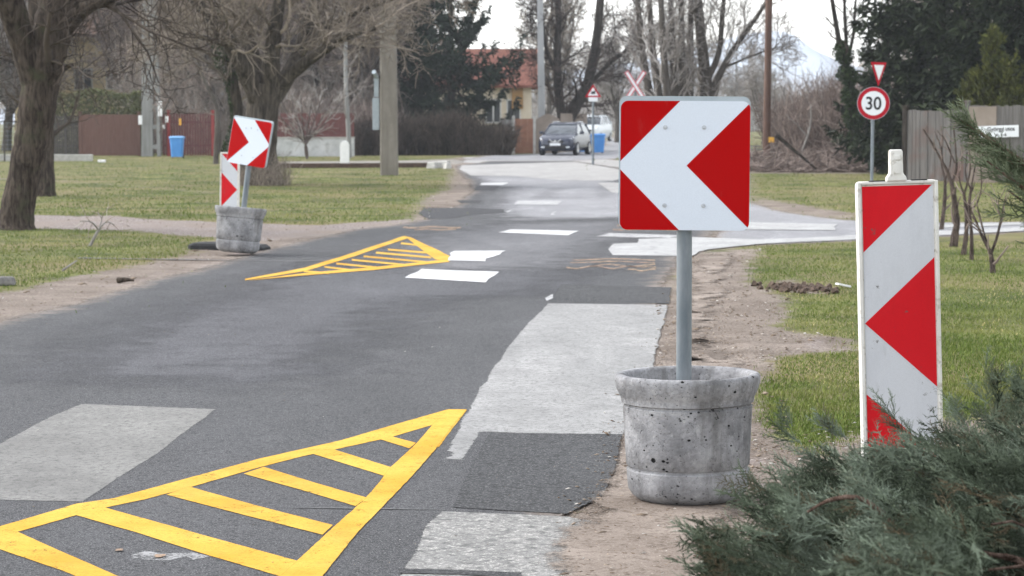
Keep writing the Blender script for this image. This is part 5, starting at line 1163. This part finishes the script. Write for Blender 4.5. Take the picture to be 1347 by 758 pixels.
small('slim straight small pruned tree in the middle of the right lawn row', [(1278, 342), [([(1278, 343), (1278, 310), (1275, 270), (1278, 246)], .026, .018), ([(1278, 247), (1282, 222), (1288, 193)], .014, .006), ([(1276, 275), (1285, 268), (1291, 245), (1289, 205)], .012, .006), ([(1277, 250), (1270, 228), (1272, 200)], .012, .006)]], 64)
small('small pruned bare tree farthest back in the row, partly hidden by the tall beacon', [(1238.6, 302.6), [([(1238, 304), (1241, 280), (1243, 257), (1243, 235)], .04, .025), ([(1243, 236), (1238, 210), (1241, 180)], .018, .008), ([(1243, 238), (1250, 215), (1250, 185)], .016, .007)]], 65)

# multi-stemmed trees behind the near sign, leaning tree by the car
LVm = [(11, 1.9, 38, .28, .25, .16, .1, 6), (7, 1.1, 42, .4, .2, .2, .05, 5), (4, .6, 40, .5, .2, .2, .03, 3)]
tree('multi_stem_tree', 'grove-like tree of many upright greenish stems behind the near chevron sign', 'tree', G(890, 214), [(PP([(884 + d, 216), (878 + d * 1.6, 130), (872 + d * 2.0, 60), (868 + d * 2.3, -40)], 97 + abs(d) * .1), .20, .10, .2, 1, 12) for d in (-14, -7, 0, 6, 12, 18)], LVm, M['bark_far'], M['twig_grey'], 71, minr=.010, sides=8)
tree('dark_trunk_tree', 'dark trunked tree with one long limb rising to the right toward the telegraph pole', 'tree', G(934, 214), [(PP([(934, 216), (931, 160), (928, 110), (922, 50), (914, -30)], 99), .34, .18, .3, 1, 12), (PP([(931, 135), (950, 90), (975, 50), (1005, 8), (1020, -20)], 99), .15, .06, 0, 1.3, 12), (PP([(928, 110), (945, 70), (950, 20), (955, -30)], 99), .14, .08, 0, 1, 10), (PP([(950, 90), (985, 75), (1022, 62)], 99), .06, .03, 0, 1.2, 8)], LVm, M['bark_far'], M['twig_grey'], 72, minr=.010, sides=10)
tree('leaning_tree', 'dark tree leaning right over the parked dark car', 'tree', G(738, 200), [(PP([(738, 200), (742, 168), (755, 143), (768, 122), (776, 100), (784, 60), (790, 0), (792, -40)], 131), .42, .18, .2, 1.2, 14), (PP([(742, 168), (736, 130), (733, 80), (735, 20), (730, -30)], 131), .28, .14, 0, 1.2, 12), (PP([(768, 122), (800, 85), (830, 60), (850, 20)], 131), .14, .05, 0, 1.2, 10), (PP([(734, 100), (718, 60), (712, 0)], 131), .14, .06, 0, 1.3, 10)],
     [(12, 2.2, 45, .3, .1, .2, .05, 6), (9, 1.3, 45, .4, .15, .2, .02, 5), (6, .7, 42, .5, .2, .2, .02, 3)], M['bark_dark'], M['twig_dark'], 73, minr=.013, sides=8)

# prototypes of background trees, then copies
LVb = [(12, 2.6, 42, .32, .15, .18, .07, 6), (9, 1.4, 42, .42, .15, .22, .04, 5), (7, .8, 42, .5, .15, .22, .02, 3)]
def proto(k, mt, mb):
    rg = random.Random(100 + k); Hh = 11 + 2 * rg.random(); x = 0; pts = []
    for j in range(6): pts.append((x, rg.uniform(-.2, .2) * j * .4, Hh * j / 5)); x += rg.uniform(-.5, .5)
    limbs = [(pts, .20, .05, .3, 1.3, 14)]
    for q in range(4 + k % 2):
        z = rg.uniform(.6, 4.5); a = rg.uniform(0, 6.28); l = rg.uniform(3.5, 6); i = min(int(z / Hh * 5), 4); bx = pts[i][0] + (pts[i + 1][0] - pts[i][0]) * (z / Hh * 5 - i)
        limbs.append(([(bx, 0, z), (bx + math.cos(a) * l * .22, math.sin(a) * l * .22, z + l * .4), (bx + math.cos(a) * l * .36, math.sin(a) * l * .36, z + l * .8), (bx + math.cos(a) * l * .42, math.sin(a) * l * .42, z + l * 1.25)], .10, .03, 0, .9, 8))
    return tree('bare_tree', 'x', 'tree', (0, 0, 0), limbs, LVb, mb, mt, 200 + k, minr=.016, sides=7)
protos = [proto(0, M['twig'], M['bark_far']), proto(1, M['twig_grey'], M['bark_far']), proto(2, M['twig_big'], M['bark_far']), proto(3, M['twig_grey'], M['pole_grey']), proto(4, M['twig_red'], M['bark_far'])]
rg = random.Random(12); spots = []
for px in [q for q in range(-60, 535, 24) if not 70 < q < 175]: spots.append((px + rg.uniform(-8, 8), rg.uniform(123, 134), 'bare brown tree in the dense row behind the left fences and hedges', 'bare trees behind the left fences', (0, 1, 2, 4)))
for px in [q for q in range(-50, 560, 34) if not 60 < q < 120]: spots.append((px + rg.uniform(-10, 10), rg.uniform(140, 165), 'bare tree farther back in the wood behind the left houses', 'bare trees behind the left houses', (0, 1, 2, 3)))
for px in (722, 815, 905): spots.append((px + rg.uniform(-6, 6), rg.uniform(160, 215), 'hazy bare tree beyond the parked cars', 'bare trees beyond the parked cars', (1, 2)))
for px in (968, 985, 1003, 1030): spots.append((px, rg.uniform(150, 230), 'hazy pale bare tree beyond the telegraph pole', 'bare trees beyond the telegraph pole', (1, 3)))
for px in (1235, 1290, 1345): spots.append((px, rg.uniform(88, 96), 'bare brown tree behind the conifers at right', 'bare trees behind the conifers', (0, 2)))
used = set()
for px, Y, lab, grp, kinds in spots:
    k_ = rg.choice(kinds); o = protos[k_]
    if k_ in used: o = copy_tree(o)
    used.add(k_); s = rg.uniform(.8, 1.15)
    if 960 < px < 1060: s *= .52
    o.location = gx(px, Y); o.rotation_euler = (0, 0, rg.uniform(0, 6.28)); o.scale = (s, s, s * rg.uniform(.9, 1.1)); o['label'] = lab; 
    if grp: o['group'] = grp
    elif 'group' in o: del o['group']
bare_shrub_mass('thicket', 'dense tangle of thin grey brown stems behind the left fences', 'thicket', P(185, 200, 128).x, P(530, 200, 128).x, 120.5, 134, 6.5, 2600, .013, M['twig'], 42, kind='stuff', clump=.5, spread=.2, subn=6)
bare_shrub_mass('far_wood', 'far hazy wood closing the view behind the road', 'wood', P(560, 200, 330).x, P(1260, 200, 330).x, 300, 400, 9, 3600, .06, M['twig_grey'], 43, kind='stuff', clump=.35, spread=.12, subn=5)
bare_shrub_mass('far_wood', 'far wood behind the conifers at the right edge', 'wood', P(1150, 200, 110).x, P(1500, 200, 110).x, 104, 125, 6, 2000, .018, M['twig'], 44, kind='stuff', clump=.3, spread=.15, subn=5)

# ------------------------------------------------------------------ hill
M['hill'] = mnoise('haze_tinted_hill', (.36, .41, .47), (.42, .46, .52), .02, .95)  # pale blue of the haze is mixed into the hill's own colour
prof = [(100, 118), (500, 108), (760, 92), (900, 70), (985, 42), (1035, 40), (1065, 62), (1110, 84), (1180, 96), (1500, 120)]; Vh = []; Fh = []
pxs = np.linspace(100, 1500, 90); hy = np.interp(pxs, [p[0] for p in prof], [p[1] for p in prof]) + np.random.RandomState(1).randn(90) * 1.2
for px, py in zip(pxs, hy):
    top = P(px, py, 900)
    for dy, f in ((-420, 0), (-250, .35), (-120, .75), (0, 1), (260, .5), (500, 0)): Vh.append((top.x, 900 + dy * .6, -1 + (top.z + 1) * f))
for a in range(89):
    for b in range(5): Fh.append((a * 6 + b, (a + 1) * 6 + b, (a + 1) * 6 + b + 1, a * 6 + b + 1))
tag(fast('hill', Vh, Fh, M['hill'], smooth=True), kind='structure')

# ------------------------------------------------------------------ junipers in the foreground
def spray_template(seed):
    rng = np.random.RandomState(seed); T = []
    def leaf(p, d, l, w_):
        d = d / np.linalg.norm(d); b = np.cross(d, rng.randn(3)); b /= np.linalg.norm(b); c = np.cross(d, b)
        for e in (b, c): T.append([p - e * w_, p + e * w_, p + d * l])
    ax = lambda t: np.array([t, .06 * math.sin(t * 2.5 + seed), .10 * t * t * (1 if seed % 2 else -1)])
    for t in np.linspace(0, .9, 5): leaf(ax(t), ax(t + .2) - ax(t), .24, .020 * (1.2 - t))
    for k in range(13):
        t = .08 + .88 * k / 13; s = 1 if k % 2 else -1; p = ax(t); l = (.42 * (1 - t) + .10) * (.7 + .6 * rng.rand())
        d = np.array([math.cos(.75), s * math.sin(.75), rng.randn() * .35]); leaf(p, d, l, .016)
        m = max(2, int(l / .055))
        for j in range(m):
            q = p + d * l * (j + .6) / (m + .5); s2 = 1 if j % 2 else -1
            d2 = d + np.array([-d[1] * s2, d[0] * s2, rng.randn() * .5]) * .65; leaf(q, d2, .08 + .06 * rng.rand(), .0105)
    return np.array(T)
ST = [spray_template(s) for s in (1, 2, 3, 4)]
def sprays(name, pos, dirs, ln, m, parent, seed, org):
    rng = np.random.RandomState(seed); Vs = []; rn = []
    kk = rng.randint(0, 4, len(pos))
    for k in range(4):
        idx = np.where(kk == k)[0]; T = ST[k].reshape(-1, 3)
        d = dirs[idx] / np.linalg.norm(dirs[idx], axis=1)[:, None]; u_ = rng.randn(len(idx), 3) * .5 + np.array([0, 0, 1.0]); b = np.cross(u_, d); b /= np.linalg.norm(b, axis=1)[:, None]; c = np.cross(d, b)
        L = ln[idx][:, None, None]; V = (d[:, None, :] * T[None, :, 0:1] + b[:, None, :] * T[None, :, 1:2] + c[:, None, :] * T[None, :, 2:3]) * L + (pos[idx] - org)[:, None, :]
        Vs.append(V.reshape(-1, 3)); rn.append(np.repeat(rng.rand(len(idx)), T.shape[0]))
    V = np.concatenate(Vs); rn = np.concatenate(rn); F = np.arange(len(V)).reshape(-1, 3)
    return fast(name, V, F, m, parent, attrs={'rnd': rn})
org = np.array([2.1, 7.0, 0.0]); jt = thing('juniper_bush', 'low spreading blue green juniper filling the lower right corner in front of the beacon', 'shrub', tuple(org))
ZT = .70
outl = [tuple(G(a, b, ZT)[:2]) for a, b in ((935, 700), (936, 672), (950, 648), (975, 630), (1010, 618), (1030, 596), (1050, 586), (1100, 586), (1160, 588), (1215, 590), (1260, 580), (1347, 568), (1800, 575), (1900, 900), (1700, 1300), (1200, 1300), (1090, 900), (1040, 770), (1005, 728), (955, 718))]
rng = np.random.RandomState(9); n0 = 74000; X = rng.uniform(.2, 4.4, n0); Yj = rng.uniform(4.2, 8.6, n0); s_ = sd(outl, X, Yj)
hol = [tuple(G(a, b, ZT - .05)[:2]) for a, b in ((1300, 700), (1420, 690), (1500, 900), (1310, 900), (1285, 760))]
cl = np.sin(X * 5.1 + 2 * np.sin(Yj * 3.3)) * np.sin(Yj * 4.3 + 1.5 * np.sin(X * 4)) + .4 * np.sin(X * 13 + Yj * 9)
keep = (s_ < .02) & (rng.rand(n0) < np.clip(.38 + .95 * cl + .15 * (s_ > -.15), .02, 1)) & ~(sd(hol, X, Yj) < 0)
X, Yj, s_, cl = X[keep], Yj[keep], s_[keep], cl[keep]; n = len(X); print('juniper sprays', n)
lay = rng.rand(n) ** 1.5
Z = ZT - .05 + .17 * cl + .05 * np.sin(X * 3 + 1) - .42 * lay - .16 * np.clip(1 + s_ / .3, 0, 1) ** 2 * (.3 + .7 * rng.rand(n)); Z = Z - .28 * (rng.rand(n) < .38) * rng.rand(n); Z = np.maximum(Z, .06)
out = np.stack([X - 2.1, (Yj - 7.0) * .8, np.zeros(n)], -1); out /= np.linalg.norm(out, axis=1)[:, None] + .15
Dj = out * (.7 + .5 * rng.rand(n, 1)) + rng.randn(n, 3) * .38 + np.array([-.15, 0, .45]) - np.array([0, 0, .4]) * lay[:, None]
pos = np.stack([X, Yj, Z], -1) - Dj / np.linalg.norm(Dj, axis=1)[:, None] * .05
sel = rng.rand(n) < 23000 / n
sprays('foliage', pos[sel], Dj[sel], (.075 + .10 * rng.rand(n))[sel], M['juniper'], jt, 5, org)
# taller tips: by the beacon foot and at the right edge
tp = []; td = []; tl = []
for a, b, Yd, c_, d_, m in ((1225, 596, 8.1, 1150, 528, 16), (1300, 560, 7.2, 1306, 475, 14), (1330, 565, 7.3, 1334, 500, 10), (1350, 560, 7.0, 1372, 470, 12), (1270, 570, 7.5, 1255, 535, 8), (1060, 590, 7.9, 1018, 548, 8), (1380, 560, 7.2, 1342, 500, 12), (1110, 585, 8, 1080, 556, 8)):
    A, B = P(a, b, Yd), P(c_, d_, Yd)
    for j in range(m):
        f = j / m; p = A.lerp(B, f * .8); tp.append(tuple(p + Vector((rng.randn() * .012, rng.randn() * .02, rng.randn() * .012)))); v = (B - A).normalized() + Vector(rng.randn(3) * .28); td.append(tuple(v)); tl.append(.07 + .05 * rng.rand())
sprays('foliage', np.array(tp), np.array(td), np.array(tl), M['juniper'], jt, 6, org)
bl = []
for k in range(110):
    i = rng.randint(n); tip = pos[i] - org; st = np.array([rng.uniform(-.25, .25), rng.uniform(-.25, .25), .05]); mid = st + (tip - st) * .5 + np.array([0, 0, .16 if tip[2] > .3 else .03])
    p, r = rough_limb([st, mid, tip], rng.uniform(.010, .019), .003, rng, 10, .1); p += rng.randn(*p.shape) * .012; bl.append(tube_arrays(p, r, 6))
for pth in (((1230, 735), (1170, 684), (1132, 656), (1092, 658), (1062, 674)),):
    pts = [np.array(tuple(P(a, b, 6.55 + .0 * i))) - org for i, (a, b) in enumerate(pth)]; p, r = rough_limb(pts, .010, .004, rng, 14, .2); bl.append(tube_arrays(p, r, 7))
V_, F_ = join(bl); M['jun_bark'] = bark('juniper_bark', (.10, .06, .045), (.26, .18, .14), 40); fast('branches', V_, F_, M['jun_bark'], jt, smooth=True)

org2 = np.array([3.75, 9.4, 0.0]); jt2 = thing('juniper_tree', 'taller green juniper reaching in from the right edge in front of the plank fence', 'shrub', tuple(org2))
tp = []; td = []; tl = []; bl = []
for a, b, Yd, c_, d_, m, wd in ((1500, 345, 9.3, 1274, 172, 55, .04), (1500, 370, 9.1, 1298, 212, 42, .045), (1520, 400, 9.4, 1325, 250, 36, .055), (1500, 330, 9.6, 1300, 185, 30, .03), (1420, 270, 9.2, 1260, 156, 26, .015), (1560, 470, 9.3, 1400, 330, 80, .09), (1700, 100, 9.6, 1500, -60, 160, .12), (1790, 560, 9.4, 1480, 330, 260, .13), (1850, 520, 9.5, 1560, 210, 280, .16), (1900, 400, 9.7, 1640, 60, 260, .17), (1950, 600, 9.3, 1700, 420, 260, .18), (1900, 250, 9.8, 1780, -80, 240, .18), (2150, 520, 9.6, 1900, 200, 300, .22)):
    A, B = P(a, b, Yd), P(c_, d_, Yd)
    p, r = rough_limb([np.array([0, 0, .3]), np.array(tuple(A)) - org2, (np.array(tuple(A)) + np.array(tuple(B))) / 2 - org2 + np.array([0, 0, .01]), np.array(tuple(B)) - org2], .022, .003, rng, 16, .1); bl.append(tube_arrays(p, r, 6))
    for j in range(m):
        f = rng.rand() ** .8; p = A.lerp(B, f * .92); s1 = wd * (1.2 - f * .75); tp.append(tuple(p + Vector((rng.randn() * s1 * .5, rng.randn() * s1, rng.randn() * s1)))); v = (B - A).normalized() * 1.1 + Vector(rng.randn(3) * .3); td.append(tuple(v)); tl.append(.10 + .07 * rng.rand())
sprays('foliage', np.array(tp), np.array(td), np.array(tl), M['juniper2'], jt2, 7, org2)
V_, F_ = join(bl); fast('branches', V_, F_, M['jun_bark'], jt2, smooth=True)

# clods and wood chips on the verge right of the road
rg = random.Random(4); mb = MB()
for q in range(150):
    px = rg.gauss(1045, 22) ; p = G(px, 381 + (px - 1045) * .06 + rg.gauss(0, 2.2)); s = rg.uniform(.015, .06); mb.box((p.x, p.y, s * .4), (s * 1.5, s, s), Euler((rg.random(), rg.random(), rg.random() * 3)).to_matrix(), .6)
M['clod_grey'] = mnoise('grey_stone', (.12, .115, .11), (.22, .21, .20), 14, .9)
M['clod'] = mnoise('dark_earth', (.05, .035, .025), (.12, .085, .065), 20, .95)
tag(mb.build('earth_clods', M['clod'], None), 'ridge of dark earth clods and bark where the verge meets the lawn at right', 'clods', None, 'stuff')
p = G(1109, 379); o = MB().box((0, 0, .03), (.16, .07, .02), Matrix.Rotation(R(25), 3, 'Z') @ Matrix.Rotation(R(12), 3, 'Y')).build('paper_scrap', M['paper'], None, bevel=.004); o.location = p; tag(o, 'scrap of white paper lying on the grass left of the tall beacon', 'litter')
p = G(134, 214); o = MB().box((0, 0, .06), (.3, .2, .1)).build('paper_scrap', M['paper'], None, bevel=.02); o.location = p; tag(o, 'white scrap lying in the grass before the rust red gate', 'litter')
p = G(8, 376); o = MB().box((0, 0, .05), (.22, .13, .10), None, .8).build('stone', M['clod_grey'], None, bevel=.03); o.location = p; tag(o, 'pale rough stone at the left edge of the photo on the verge', 'stone')

# ------------------------------------------------------------------ haze: the air itself
HAZE = 0.00032
if HAZE:
    hm = bpy.data.materials.new('haze'); hm.use_nodes = True; ht = hm.node_tree; ht.nodes.clear(); ho = ht.nodes.new('ShaderNodeOutputMaterial'); hv = ht.nodes.new('ShaderNodeVolumePrincipled')
    hv.inputs['Color'].default_value = (.86, .90, .96, 1); hv.inputs['Density'].default_value = HAZE; hv.inputs['Anisotropy'].default_value = .2; ht.links.new(hv.outputs[0], ho.inputs['Volume'])
    hb = MB().box((0, 600, 18.5), (2000, 1300, 39)).build('haze', hm, None); tag(hb, kind='stuff'); hb['label'] = 'pale winter haze filling the air'; hb['category'] = 'haze'; hb.display_type = 'WIRE'
